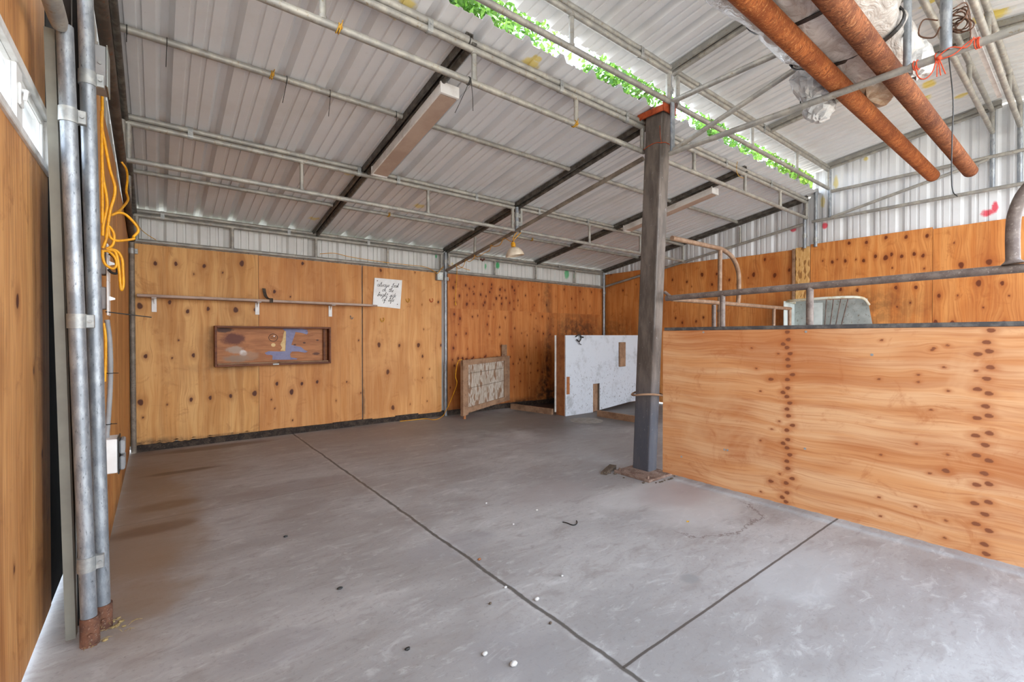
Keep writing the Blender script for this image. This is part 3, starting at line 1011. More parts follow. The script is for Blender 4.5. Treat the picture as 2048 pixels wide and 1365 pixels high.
link('window_pane', MB().box((WX - .012, wy0 + .03, wz0 + .03), (WX - .008, ym - .06, wz1 - .03)), MAT['glass'], sash_o)
la = MB().bevbox((WX + .004, ym - .045, 2.0), (WX + .012, ym + .005, 2.075), .004)
la.tube([(WX + .012, ym - .02, 2.055), (WX + .026, ym - .022, 2.05), (WX + .026, ym - .05, 2.045), (WX + .024, ym - .06, 2.01)], [.008, .008, .006, .005], 8)
link('latch', la, MAT['white_plastic'], sash_o)

# ------------------------------------------------------------------ pipe framework
PR = 0.0215


def clamp_band(mb, x, y, za, zb, r=PR):
    """strap round two stacked pipes running along X"""
    t = r + .004
    ring = []
    for k in range(9):
        a = math.pi * k / 8
        ring.append((y + t * math.cos(a), zb + t * math.sin(a)))
    for k in range(9):
        a = math.pi + math.pi * k / 8
        ring.append((y + t * math.cos(a), za + t * math.sin(a)))
    n = len(ring)
    w = .017
    vs = [(x - w, q[0], q[1]) for q in ring] + [(x + w, q[0], q[1]) for q in ring]
    vs += [(x - w, y + (q[0] - y) * .86, q[1]) for q in ring] + [(x + w, y + (q[0] - y) * .86, q[1]) for q in ring]
    fs = []
    for i in range(n):
        j = (i + 1) % n
        fs += [(i, j, n + j, n + i), (2 * n + i, i, j, 2 * n + j), (n + i, 3 * n + i, 3 * n + j, n + j)]
    mb.add(vs, fs)
    mb.tube([(x, y - t - .006, (za + zb) / 2), (x, y + t + .006, (za + zb) / 2)], .006, 8)


GT = 'pipe trusses under the roof'


def truss(label, Y, x0, x1, zt, zb, struts, clamps, zp, mat='pipe', ends=(True, True), r=PR):
    t = thing('roof_truss', label, 'truss', ((x0 + x1) / 2, Y, zb - r), GT)
    link('top_chord', MB().tube([(x0, Y, zt), (x1, Y, zt)], r, 14), MAT[mat], t)
    link('bottom_chord', MB().tube([(x0, Y, zb), (x1, Y, zb)], r, 14), MAT[mat], t)
    for x in struts:
        mb = MB().tube([(x, Y, zb + .005), (x, Y, zt - .005)], r * .82, 12)
        mb.tube([(x, Y, zb + r * .5), (x, Y, zb + r + .006)], r * 1.05, 12)
        mb.tube([(x, Y, zt - r - .006), (x, Y, zt - r * .5)], r * 1.05, 12)
        link('strut', mb, MAT[mat], t)
    for e, x in ((ends[0], x0 + .022), (ends[1], x1 - .022)):
        if e:
            link('end_strut', MB().tube([(x, Y, zb), (x, Y, zt)], r * .95, 12), MAT[mat], t)
    for x in clamps:
        mb = MB()
        clamp_band(mb, x, Y, zt, zp, r)
        link('clamp', mb, MAT['clamp'], t)
    return t


def purlin(label, Y, x0, x1, z, mat='pipe', r=PR):
    mb = MB().tube([(x0, Y, z), (x1, Y, z)], r, 14)
    return solo('purlin_pipe', mb, MAT[mat], label, 'pipe', 'single purlin pipes under the roof')


XA, XB, XC, XD = XL + .01, 3.455, 3.545, 7.165
truss('eave pipe truss over the wall shelf, low against the back wall, left half', 6.17, XA, XB, 2.479, 2.216, (.70, 1.62, 2.58), (.06, 1.3, 2.3), 2.528)
truss('eave pipe truss along the back wall, right half above the white board', 6.17, XC, XD, 2.479, 2.216, (4.44, 5.34, 6.33), (4.1, 5.9), 2.528)
truss('middle pipe truss left of the hanging lamp, running to the left wall', 4.403, XA, XB, 2.785, 2.515, (1.036, 2.292), (.22, 1.55, 1.95, 2.9), 2.832)
truss('middle pipe truss right of the hanging lamp, running behind the black post', 4.403, XC, XD, 2.785, 2.515, (4.8, 5.95), (3.85, 4.75), 2.832)
truss('low roof front truss from the left wall pipes to the black post', 2.52, XA, XB, 3.079, 2.866, (.699, 1.647, 2.593), (1.32, 2.42, 3.2), 3.126)
truss('low roof front truss from the black post to the right wall', 2.52, XC, XD, 3.079, 2.866, (4.28, 5.357, 6.3), (4.9, 6.0), 3.126)
truss('high roof pipe truss along the leafy gap, left of the black post', 2.257, XA, XB, 3.448, 3.206, (.95, 2.278), (3.05, 1.5), 3.494)
truss('high roof pipe truss along the leafy gap, right of the black post', 2.257, XC, XD, 3.448, 3.206, (4.95, 6.1), (3.9, 5.2), 3.494)
truss('ridge pipe truss at the upper right, on the far side of the pair', 0.727, XC, XD - .03, 3.64, 3.42, (4.6, 5.7), (), 0)
truss('ridge pipe truss at the upper right, on the near side of the pair', 0.527, XC, XD - .03, 3.64, 3.42, (4.9, 6.2), (), 0)

purlin('pipe lying along the eave over the back wall, left half', 6.17, XA, XB, 2.528)
purlin('pipe lying along the eave over the back wall, right half', 6.17, XC, XD, 2.528)
purlin('thin roof pipe between the eave and the middle truss, left half', 5.3, XA, 1.57, 2.69)
purlin('thin roof pipe between the eave and the middle truss, centre piece', 5.3, 1.64, XB, 2.69)
purlin('thin roof pipe between the eave and the middle truss, right half', 5.3, XC, XD, 2.69)
purlin('roof pipe clamped on the middle truss, left half', 4.403, XA, 1.57, 2.832)
purlin('roof pipe clamped on the middle truss, just left of the lamp', 4.403, 1.64, XB, 2.832)
purlin('roof pipe clamped on the middle truss, right half', 4.403, XC, XD, 2.832)
purlin('roof pipe with the zip ties, from the left wall to the long light fixture', 3.46, XA, 1.57, 2.985)
purlin('roof pipe between the long light fixture and the centre rafter', 3.46, 1.64, XB, 2.985)
purlin('roof pipe from the centre rafter to the right wall', 3.46, XC, XD, 2.985)
purlin('roof pipe clamped on the low roof front truss, left end piece', 2.52, XA, 1.60, 3.128, r=.025)
purlin('roof pipe clamped on the low roof front truss, up to the black post', 2.52, 1.61, XB, 3.126)
purlin('roof pipe clamped on the low roof front truss, right half', 2.52, XC, XD, 3.126)
purlin('roof pipe clamped on the high roof truss, left half', 2.257, XA, XB, 3.494)
purlin('roof pipe clamped on the high roof truss, right half', 2.257, XC, XD, 3.494)

GC = 'sloping roof rafters'


def rafter(label, x, ya, yb, zf, dz=-0.055, pipe=True, chan=True):
    """slotted channel hugging the roof with a pipe below it"""
    t = thing('roof_rafter', label, 'rafter', (x, ya, zf(ya) + dz - .06), GC)
    za, zb = zf(ya) - .004, zf(yb) - .004
    if chan:
        mb = MB()
        w, d, tk = .026, .045, .006
        for (a0, a1, d0, d1) in ((-w, w, 0, tk), (-w, -w + tk, tk, d), (w - tk, w, tk, d), (-w + tk, -w + .017, d - tk, d), (w - .017, w - tk, d - tk, d)):
            mb.hexa([(x + a0, ya, za - d1), (x + a1, ya, za - d1), (x + a1, yb, zb - d1), (x + a0, yb, zb - d1), (x + a0, ya, za - d0), (x + a1, ya, za - d0), (x + a1, yb, zb - d0), (x + a0, yb, zb - d0)])
        link('slotted_channel', mb, MAT['pipe' if zf is high_z else 'channel'], t)
    if pipe:
        link('rafter_pipe', MB().tube([(x + .035, ya, za - .05), (x + .035, yb, zb - .05)], .019, 12), MAT['pipe' if zf is high_z else 'channel'], t)
    return t


rafter('dark slotted rafter carrying the long light fixture on the left side', 1.604, 6.2, 2.5, roof_z)
rafter('dark rafter above the lamp, from the middle wall pipe to the black post', 3.50, 6.2, 2.5, roof_z)
rafter('dark rafter carrying the far light fixture behind the black post', 5.33, 6.2, 2.5, roof_z)
rafter('dark rafter along the top of the right wall, low roof', 7.12, 6.2, 2.5, roof_z)
rafter('dark rafter along the top of the left wall, low roof', -.205, 6.2, 2.5, roof_z)
rafter('yellow-sprayed high roof rafter over the black post', 3.50, 2.28, .66, high_z)
rafter('high roof rafter in front of the wrapped bundle', 5.33, 2.28, .66, high_z)
rafter('high roof rafter along the top of the right wall', 7.13, 2.28, .66, high_z)
rafter('high roof rafter above the front left corner', 1.604, 2.28, .66, high_z)
rafter('high roof rafter on the near slope right of the ridge trusses', 5.33, .60, -1.05, high_z)

GF = 'side frames of welded pipe'
# sloping frames of the low bay
t = thing('sloping_frame', 'sloping pipe under the centre rafter, wrapped with the yellow lamp cord', 'pipe frame', (3.5, 4.3, 2.2), GF)
link('sloping_chord', MB().tube([(3.5, 6.15, 2.22), (3.5, 2.56, 2.83)], PR, 14), MAT['pipe_dust'], t)
link('strut', MB().tube([(3.51, 5.36, 2.36), (3.52, 5.36, 2.60)], .018, 12), MAT['pipe'], t)
t = thing('sloping_frame', 'sloping pipe low along the right wall, below the low roof rafter', 'pipe frame', (7.15, 4.3, 2.2), GF)
link('sloping_chord', MB().tube([(7.15, 6.15, 2.22), (7.15, 2.56, 2.785)], PR, 14), MAT['pipe'], t)
link('strut', MB().tube([(7.15, 3.436, 2.65), (7.15, 3.436, 2.91)], .018, 12), MAT['pipe'], t)
t = thing('sloping_frame', 'dark brown sloping pipe along the top of the left wall behind the yellow cables', 'pipe frame', (XL, 4.3, 2.2), GF)
link('sloping_chord', MB().tube([(XL - .005, 6.15, 2.216), (XL - .005, 2.45, 2.80)], .028, 14), MAT['pipe_dark'], t)
link('strut', MB().tube([(XL, 4.35, 2.53), (XL, 4.35, 2.78)], .02, 12), MAT['pipe'], t)
link('strut', MB().tube([(XL, 5.3, 2.38), (XL, 5.3, 2.64)], .02, 12), MAT['pipe'], t)

# level frames of the high bay
t = thing('level_frame', 'level pipe frame with a diagonal, from the black post overhead, carrying the rusty pipes', 'pipe frame', (3.46, .8, 2.74), GF)
link('top_rail', MB().tube([(3.46, 2.24, 3.205), (3.46, -.95, 3.2)], PR, 14), MAT['pipe'], t)
link('bottom_rail', MB().tube([(3.46, 2.26, 2.772), (3.46, -.95, 2.772)], PR, 14), MAT['pipe'], t)
link('diagonal_brace', MB().tube([(3.455, 2.22, 2.79), (3.455, .72, 3.19)], .019, 12), MAT['pipe'], t)
link('strut', MB().tube([(3.46, 2.236, 2.78), (3.46, 2.236, 3.2)], .02, 12), MAT['galv'], t)
link('strut', MB().tube([(3.46, .70, 2.78), (3.46, .70, 3.2)], .02, 12), MAT['galv'], t)
t = thing('level_frame', 'level pipe frame with a diagonal on the right wall cladding', 'pipe frame', (7.15, .8, 2.78), GF)
link('top_rail', MB().tube([(7.15, 2.22, 3.16), (7.15, -.95, 3.16)], PR, 14), MAT['pipe'], t)
link('bottom_rail', MB().tube([(7.15, 2.45, 2.80), (7.15, -.95, 2.82)], PR, 14), MAT['pipe'], t)
link('diagonal_brace', MB().tube([(7.14, 2.22, 2.81), (7.14, .75, 3.14)], .019, 12), MAT['pipe'], t)
link('strut', MB().tube([(7.15, 2.24, 2.81), (7.15, 2.24, 3.45)], .02, 12), MAT['galv'], t)
t = thing('level_frame', 'level pipe frame ending in a round corner at the top left, above the door', 'pipe frame', (-.28, 1.0, 2.36), GF)
link('bottom_rail', MB().tube([(-.281, -.95, 2.386), (-.281, 2.31, 2.386), (-.281, 2.38, 2.386), (-.281, 2.41, 2.375)], [.029, .029, .028, .022], 16), MAT['pipe'], t)
link('top_rail', MB().tube([(-.26, -.95, 2.86), (-.26, 2.33, 2.86)], .023, 14), MAT['pipe'], t)

GPO = 'upright frame posts'


def upright(label, pts, r, mat, name='pipe_post', bands=(), foot=None):
    t = thing(name, label, 'post', tuple(pts[0]), GPO)
    link('post_pipe', MB().tube(pts, r, 18), MAT[mat], t)
    a, b = Vector(pts[0]), Vector(pts[-1])
    for z in bands:
        q = a + (b - a) * ((z - a.z) / (b.z - a.z))
        mb = MB().tube([q + Vector((0, 0, -.028)), q + Vector((0, 0, .028))], r + .004, 18)
        mb.bevbox(q + Vector((r + .001, -.012, -.026)), q + Vector((r + .026, .012, .026)), .002)
        mb.tube([q + Vector((r + .014, -.02, 0)), q + Vector((r + .014, .02, 0))], .006, 8)
        link('clamp', mb, MAT['clamp'], t)
    if foot:
        q = a
        mb = MB().tube([q, q + Vector((0, 0, foot))], r + .005, 18)
        mb.bevbox(q + Vector((-r * .9, -r * 1.1, 0)), q + Vector((r * .9, r * 1.1, .01)), .002)
        mb.tube([q + Vector((.005, -r - .012, foot * .45)), q + Vector((.005, -r + .004, foot * .45))], .008, 8)
        link('rusted_foot', mb, MAT['foot_rust'], t)
    return t


upright('near galvanised pipe post in the left foreground, next to the grey track', [(-.212, 2.43, 0), (-.27, 2.44, 2.40)], .0255, 'galv', bands=(.32, 1.27, 2.06), foot=.11)
upright('second galvanised pipe post in the left foreground, beside the junction box', [(-.180, 2.535, 0), (-.226, 2.535, 3.0)], .0255, 'galv', bands=(2.26,), foot=.10)
upright('dark pipe post in the left back corner beside the shelf end', [(-.19, 6.16, 0), (-.196, 6.16, 2.216)], .024, 'pipe_dust', bands=(2.1,))
upright('galvanised pipe post in the middle of the back wall, right of the amber plywood', [(3.497, 6.155, 0), (3.497, 6.155, 2.5)], .026, 'galv', bands=(2.1, 2.36))
upright('galvanised pipe post in the right back corner above the white board', [(7.13, 6.15, 0), (7.13, 6.15, 2.5)], .024, 'galv', bands=(2.1,))
upright('short upright stub above the hanging lamp where the middle trusses meet', [(3.5, 4.403, 2.5), (3.5, 4.403, 2.80)], .024, 'galv', bands=(2.7, 2.6))
upright('galvanised upright on the right wall where the low roof ends', [(7.16, 2.545, 2.45), (7.16, 2.545, 3.1)], .022, 'galv', bands=(2.62, 2.95))
upright('galvanised upright on the right wall beside the end of the leafy gap', [(7.165, 2.41, 2.45), (7.165, 2.41, 3.2)], .022, 'galv', bands=(2.55,))
upright('galvanised upright on the right wall below the far ridge truss', [(7.16, .727, 2.81), (7.16, .727, 3.66)], .022, 'galv')
upright('galvanised upright on the right wall below the near ridge truss', [(7.16, .527, 2.81), (7.16, .527, 3.66)], .022, 'galv')
upright('thick galvanised upright on the level frame, hung with orange twine', [(3.46, .535, 2.79), (3.46, .535, 3.70)], .026, 'galv')
upright('paired galvanised uprights on top of the black post', [(3.46, 2.27, 3.20), (3.46, 2.27, 3.46)], .024, 'galv', bands=(3.32,))

# grey-green track beside the near post
trk = MB()
xa0, xa1 = -.299, -.254
for (d0, d1, e0, e1) in ((0, .03, 0, .006), (0, .005, .006, .05), (.025, .03, .006, .05)):
    trk.hexa([(xa1 + d0 - .03, 2.45 + e0, .03), (xa1 + d1 - .03, 2.45 + e0, .03), (xa1 + d1 - .03, 2.45 + e1, .03), (xa1 + d0 - .03, 2.45 + e1, .03), (xa0 + d0 - .03, 2.45 + e0, 2.38), (xa0 + d1 - .03, 2.45 + e0, 2.38), (xa0 + d1 - .03, 2.45 + e1, 2.38), (xa0 + d0 - .03, 2.45 + e1, 2.38)])
solo('door_track', trk, MAT['track'], 'grey-green metal channel upright between the plywood door and the near pipe post', 'channel')

# ------------------------------------------------------------------ black steel post
pb_ = [(3.408, 2.427), (3.53, 2.427), (3.53, 2.60), (3.408, 2.60)]
pt_ = [(3.400, 2.29), (3.53, 2.29), (3.53, 2.46), (3.40, 2.46)]
post = thing('steel_post', 'black square steel post standing at the corner of the stall, topped by a rusty bracket', 'post', (3.47, 2.5, 0))
sh = MB()


def lerp2(a, b, t):
    return (a[0] + (b[0] - a[0]) * t, a[1] + (b[1] - a[1]) * t)


zt_ = 3.16
ch = .012
ringb, ringt = [], []
for ring, quad in ((ringb, pb_), (ringt, pt_)):
    for i in range(4):
        p0, p1, p2 = Vector(quad[i - 1]), Vector(quad[i]), Vector(quad[(i + 1) % 4])
        a = p1 + (p0 - p1).normalized() * ch
        b = p1 + (p2 - p1).normalized() * ch
        m = (a + b) / 2 + (p1 - (a + b) / 2) * .5
        ring += [a, m, b]
n = len(ringb)
lv = 14
vs = []
for k in range(lv + 1):
    z = .02 + (zt_ - .02) * k / lv
    for i in range(n):
        q = ringb[i] + (ringt[i] - ringb[i]) * (k / lv)
        vs.append((q.x, q.y, z))
fs = [(k * n + i, k * n + (i + 1) % n, (k + 1) * n + (i + 1) % n, (k + 1) * n + i) for k in range(lv) for i in range(n)]
fs += [tuple(range(n))[::-1], tuple(lv * n + i for i in range(n))]
sh.add(vs, fs)
link('shaft', sh, MAT['post'], post)
bp = MB().bevbox((3.21, 2.28, 0), (3.56, 2.65, .022), .003)
for (x, y) in ((3.24, 2.31), (3.24, 2.61)):
    bp.tube([(x, y, .02), (x, y, .045)], .008, 8)
link('base_plate', bp, MAT['plate'], post)
br = MB()
br.hexa([(3.375, 2.27, 3.155), (3.55, 2.27, 3.155), (3.55, 2.52, 3.155), (3.375, 2.52, 3.155), (3.375, 2.27, 3.167), (3.55, 2.27, 3.167), (3.55, 2.52, 3.167), (3.375, 2.52, 3.167)])
br.hexa([(3.375, 2.262, 3.12), (3.555, 2.262, 3.12), (3.555, 2.274, 3.12), (3.375, 2.274, 3.12), (3.375, 2.262, 3.245), (3.555, 2.262, 3.235), (3.555, 2.274, 3.235), (3.375, 2.274, 3.245)])
br.box((3.365, 2.27, 3.115), (3.377, 2.52, 3.166))
for x in (3.42, 3.50):
    br.tube([(x, 2.256, 3.2), (x, 2.275, 3.2)], .011, 6)
link('rusty_bracket', br, MAT['orange_rust'], post)
tz, tt = 2.86, (2.86 / 3.16)
cw = MB()
c4 = [lerp2(pb_[i], pt_[i], tt) for i in range(4)]
loop = []
for i in range(4):
    a, b = c4[i], c4[(i + 1) % 4]
    for k in range(4):
        q = lerp2(a, b, k / 4)
        cx, cy = sum(c[0] for c in c4) / 4, sum(c[1] for c in c4) / 4
        loop.append((q[0] + (q[0] - cx) * .05, q[1] + (q[1] - cy) * .05, tz + .02 * math.sin(i * 2.1 + k * .7)))
cw.tube(loop, .0035, 6, closed=True)
cw.tube([(3.40, 2.30, tz), (3.395, 2.31, tz + .06), (3.395, 2.315, tz + .15)], .0022, 5)
solo('tie_wire', cw, MAT['orange_rust'], 'rusty orange tie wire twisted round the black post near its top', 'wire')
rp = MB()
tz2 = .70
c4 = [lerp2(pb_[i], pt_[i], tz2 / 3.16) for i in range(4)]
cx, cy = sum(c[0] for c in c4) / 4, sum(c[1] for c in c4) / 4
loop = [(cx + .135 * math.cos(a), cy + .135 * math.sin(a), tz2 + .012 * math.sin(2 * a)) for a in [2 * math.pi * k / 20 for k in range(20)]]
rp.tube(loop, .009, 8, closed=True)
solo('rope_loop', rp, MAT['lumber'], 'pale rope loop tied round the black post at knee height', 'rope')
db = MB()
r2 = random.Random(4)
for k in range(16):
    x, y = 3.33 + r2.uniform(-.18, .25), 2.42 + r2.uniform(-.2, .3)
    if 3.19 < x < 3.58 and 2.26 < y < 2.67:
        x, y = (3.18 - r2.uniform(0, .03), y) if k % 2 else (x, 2.255 - r2.uniform(0, .03))
    s_ = r2.uniform(.006, .014)
    db.blob((x, y, s_ * .5), (s_ * 1.4, s_, s_ * .55), 7, 5, .2, r2)
o = solo('debris_pile', db, MAT['debris'], 'crumbs of dirt and rust heaped against the base plate of the black post', 'debris')
o['kind'] = 'stuff'
brd = MB().hexa([(3.10, 2.64, 0), (3.33, 2.72, 0), (3.31, 2.78, 0), (3.08, 2.69, 0), (3.10, 2.64, .025), (3.33, 2.72, .03), (3.31, 2.78, .03), (3.08, 2.69, .02)])
solo('wood_scrap', brd, MAT['debris'], 'broken grey wood scrap lying left of the black post base', 'scrap')

# ------------------------------------------------------------------ stall front
st_k1 = [(750, 67), (755, 108), (727, 133), (748, 152), (765, 185), (752, 217), (755, 253), (778, 300), (750, 327), (752, 373), (726, 397), (747, 420), (763, 455), (748, 488), (756, 525), (778, 577), (747, 603), (752, 655), (727, 675), (748, 700), (763, 738), (747, 773), (752, 812), (776, 868), (743, 892), (748, 945), (722, 970), (742, 995)]
st_k1 += [(660, 325), (603, 390, 's'), (665, 598, 's'), (706, 555, 's'), (603, 660, 's'), (660, 882), (708, 842, 's'), (605, 940, 's'), (580, 265, 's'), (555, 155, 's'), (700, 185, 's')]
st_k2 = [(1862, 58), (1838, 123), (1852, 172), (1790, 188), (1858, 260), (1780, 278, 's'), (1838, 322), (1788, 380), (1850, 403), (1832, 473), (1850, 525), (1785, 537), (1853, 620), (1777, 633), (1830, 685), (1782, 740), (1850, 770), (1825, 840), (1850, 897), (1783, 902), (1848, 997), (1772, 1003), (1828, 1063), (1780, 1115), (1850, 1153), (1825, 1227), (1835, 1280)]
st_k2 += [(1625, 140, 's'), (1540, 165, 's'), (1265, 112, 's'), (1250, 325, 's'), (1465, 300, 's'), (1628, 388, 's'), (1535, 493, 's'), (1625, 737, 's'), (1527, 838, 's'), (1615, 825), (1260, 738, 's'), (1615, 1097, 's'), (1258, 1073, 's'), (1610, 1193, 's'), (1605, 260, 's'), (1455, 677, 's'), (1250, 970, 's'), (1450, 1020, 's'), (1465, 340, 's'), (1550, 155, 's')]
osx = (3.452, 2.315, 0.04)
ks = knots_px(st_k1 + st_k2, 1300, 640, 2.73, osx, dn, dict(X=3.452), .008, .0125, .02)
stall = thing('stall_board', 'long pale orange plywood sheet with two knot columns, the low stall front on the right', 'plywood sheet', (3.46, 1.1, .04))
sheet('stall_sheet', '', osx, dn, (0, 0, 1), 2.44, 1.222, .018, PLY['stall'], ks, 91, grain='h', cell=.0062, parent=stall, swirl=1.5, rough_bottom=.004)
# brown edge trim strip seen at its far end and the screws
scr = [(1407, 665), (1612, 664), (1744, 710), (1449, 900), (1455, 901), (1363, 914), (1610, 898)]
for (u, v) in scr:
    q = P(u, v, X=3.452)
    link('screw', MB().tube([q, q - Vector((.0025, 0, 0))], .008, 10), MAT['clamp'], stall)

ch_ = MB().bevbox((3.446, 2.30, 1.263), (3.52, -.15, 1.289), .003)
solo('stall_top_channel', ch_, MAT['bandsteel'], 'dark metal channel capping the top edge of the long stall sheet', 'channel')

rail = thing('stall_rail', 'long brown pipe rail on short legs above the stall sheet, with a flared bow', 'railing', (3.49, 1.1, 1.289))
link('rail_pipe', MB().tube([(3.49, 2.31, 1.543), (3.49, 1.6, 1.55), (3.49, -.4, 1.565)], .0235, 14), MAT['rail'], rail)
link('leg', MB().tube([(3.49, 1.81, 1.289), (3.49, 1.81, 1.54)], .02, 12), MAT['rail'], rail)
link('leg', MB().tube([(3.49, 1.206, 1.289), (3.49, 1.206, 1.545)], .022, 12), MAT['rail'], rail)
link('leg', MB().tube([(3.49, .1, 1.289), (3.49, .1, 1.55)], .022, 12), MAT['rail'], rail)
bow = smooth_path([(3.47, .275, 1.585), (3.47, .277, 1.62), (3.47, .278, 1.75), (3.47, .27, 1.85), (3.47, .235, 1.95), (3.47, .16, 2.03), (3.47, .05, 2.06), (3.47, -.4, 2.065)], 4)
rb = [.045 if i < 1 else max(.0275, .045 - .006 * i) for i in range(len(bow))]
link('bow_pipe', MB().tube(bow, rb, 16), MAT['rail'], rail)
link('brace', MB().tube([(3.49, 2.325, 1.60), (3.49, 2.26, 1.548)], .014, 10), MAT['rail'], rail)

gate = thing('pipe_gate', 'tan pipe gate with a bowed top corner standing behind the stall rail', 'gate', (4.6, 2.3, .05))
gp = smooth_path([(3.56, 2.3, 2.072), (4.3, 2.3, 2.078), (4.45, 2.3, 2.07), (4.60, 2.3, 2.03), (4.71, 2.3, 1.95), (4.765, 2.3, 1.83), (4.76, 2.3, 1.6), (4.73, 2.3, 1.55)], 4)
link('bow_pipe', MB().tube(gp, .022, 12), MAT['rail_tan'], gate)
link('cross_pipe', MB().tube([(3.56, 2.3, 1.54), (6.05, 2.3, 1.55)], .0205, 12), MAT['rail_tan'], gate)
link('upright', MB().tube([(4.36, 2.3, .05), (4.385, 2.3, 2.065)], .02, 12), MAT['rail_tan'], gate)
link('upright', MB().tube([(4.27, 2.3, .05), (4.27, 2.3, 1.52)], .02, 12), MAT['rail'], gate)
link('upright', MB().tube([(5.55, 2.3, .05), (5.6, 2.3, 1.54)], .018, 12), MAT['rail_tan'], gate)
link('cross_pipe', MB().tube([(3.56, 2.3, .5), (6.05, 2.3, .5)], .0205, 12), MAT['rail_tan'], gate)
link('upright', MB().tube([(6.03, 2.3, .05), (6.03, 2.3, 1.55)], .02, 12), MAT['rail_tan'], gate)
hb = MB().tube([(4.385, 2.3, 1.455), (4.385, 2.3, 1.475)], .028, 12)
link('latch_ring', hb, MAT['rail'], gate)

# corner hay feeder on the right wall
fd = thing('hay_feeder', 'galvanised corner hay feeder with slanting rods hung on the right wall behind the stall', 'feeder', (6.95, 2.2, .8))
yA, yB, xf = 2.66, 1.80, 6.80
bk = MB().prism([(7.14, yA, 1.72), (7.14, yB + .02, 1.70), (7.14, yB - .06, 1.2), (7.14, yB + .2, .85), (7.14, yA, .85)], (.01, 0, 0))
link('back_sheet', bk, MAT['feeder'], fd)
sd = MB().prism([(7.14, yA, 1.72), (7.14, yA, .85), (xf + .22, yA, .85), (xf, yA, 1.2), (xf, yA, 1.70)], (0, .01, 0))
link('side_sheet', sd, MAT['feeder_light'], fd)
pn = MB().prism([P(1597, 602, X=xf + .05) * 1.0, P(1608, 602, X=xf + .05), P(1608, 680, X=xf + .05), P(1597, 690, X=xf + .05)], (.008, 0, 0))
pn2 = MB().prism([(xf + .05, 2.36, 1.66), (xf + .05, 2.22, 1.655), (xf + .06, 2.235, .9), (xf + .06, 2.36, .9)], (.008, 0, 0))
link('pale_panel', pn2, MAT['feeder_light'], fd)
rim = smooth_path([(7.12, yA - .01, 1.69), (xf + .1, yA - .01, 1.70), (xf, yA - .1, 1.70), (xf + .02, 2.2, 1.71), (xf + .10, yB + .12, 1.71), (xf + .18, yB + .02, 1.69), (7.12, yB + .0, 1.62)], 5)
link('rim_tube', MB().tube(rim, .018, 12), MAT['rim'], fd)
for k in range(4):
    q0 = Vector((xf + .03 + .012 * k, 2.17 - .075 * k, 1.69))
    q1 = Vector((7.05, 2.28 - .04 * k, .95))
    link('rod', MB().tube([q0, q1], .0075, 8), MAT['rail'], fd)
bt = MB().prism([(7.14, yA, .85), (7.14, yB + .2, .85), (xf + .22, yA, .85)], (0, 0, -.05))
link('trough', bt, MAT['feeder'], fd)

# ------------------------------------------------------------------ back wall objects
shelf = thing('wall_shelf', 'long narrow pale shelf board on the back wall above the wooden box', 'shelf', (1.1, 6.1, 1.47))
link('shelf_board', MB().bevbox((-.155, 6.02, 1.622), (2.31, 6.19, 1.65), .004), MAT['shelf'], shelf)
pe = MB().tube([(2.29, 6.03, 1.632), (2.37, 6.03, 1.632)], [.014, .012], 10)
link('shelf_end', pe, MAT['shelf'], shelf)
for x in (-.016, .955, 1.80):
    mb = MB().bevbox((x - .022, 6.183, 1.475), (x + .022, 6.189, 1.622), .002)
    mb.bevbox((x - .022, 6.04, 1.614), (x + .022, 6.189, 1.621), .002)
    mb.prism([(x - .003, 6.184, 1.56), (x - .003, 6.184, 1.615), (x - .003, 6.12, 1.615)], (.006, 0, 0))
    for z in (1.50, 1.585):
        mb.tube([(x, 6.185, z), (x, 6.177, z)], .007, 8)
    link('bracket', mb, MAT['white_plastic'], shelf)
sp_ = [P(530, 560, Y=6.12), P(531, 575, Y=6.08), P(537, 588, Y=6.02)]
sm = MB()
a_, b_, c_ = Vector((1.02, 6.15, 1.79)), Vector((1.035, 6.13, 1.70)), Vector((1.075, 6.015, 1.665))
path = smooth_path([a_, b_, (1.06, 6.06, 1.656), c_, (1.075, 6.012, 1.615)], 5)
for i in range(len(path) - 1):
    p, q = path[i], path[i + 1]
    e = Vector((.018, 0, 0)); tk = Vector((0, -.003, .001))
    sm.hexa([p - e, p + e, q + e, q - e, p - e + tk, p + e + tk, q + e + tk, q - e + tk])
solo('webbing_strap', sm, MAT['strap'], 'short dark webbing strap draped over the middle of the wall shelf', 'strap')

# shallow box
bx0, bx1, bz0, bz1, byf, byb = .515, 1.775, .87, 1.335, 6.07, 6.19
box = thing('wooden_box', 'shallow open-fronted dark wooden box hung on the back wall under the shelf', 'box', (1.145, 6.19, bz0))
bkp = link('back_panel', MB().box((bx0 + .015, byb - .012, bz0 + .015), (bx1 - .015, byb - .002, bz1 - .015)), MAT['boxback'], box, origin=(0, 0, 0))
link('frame_side', MB().bevbox((bx0, byf, bz0), (bx0 + .022, byb - .002, bz1), .003), MAT['lumber_dark'], box)
link('frame_side', MB().bevbox((bx1 - .022, byf, bz0), (bx1, byb - .002, bz1), .003), MAT['lumber_dark'], box)
link('frame_side', MB().bevbox((bx0 + .022, byf, bz1 - .022), (bx1 - .022, byb - .002, bz1), .003), MAT['lumber_dark'], box)
link('frame_side', MB().bevbox((bx0 + .022, byf, bz0), (bx1 - .022, byb - .002, bz0 + .022), .003), MAT['lumber_dark'], box)
link('inner_strip', MB().bevbox((bx1 - .075, byb - .045, bz0 + .022), (bx1 - .05, byb - .012, bz1 - .022), .002), MAT['lumber_dark'], box)
link('inner_strip', MB().bevbox((bx0 + .03, byf + .012, bz0 + .022), (bx1 - .03, byf + .03, bz0 + .04), .002), MAT['lumber'], box)
link('catch', MB().bevbox((1.10, byf - .004, bz0 + .004), (1.165, byf, bz0 + .02), .001), MAT['clamp'], box)


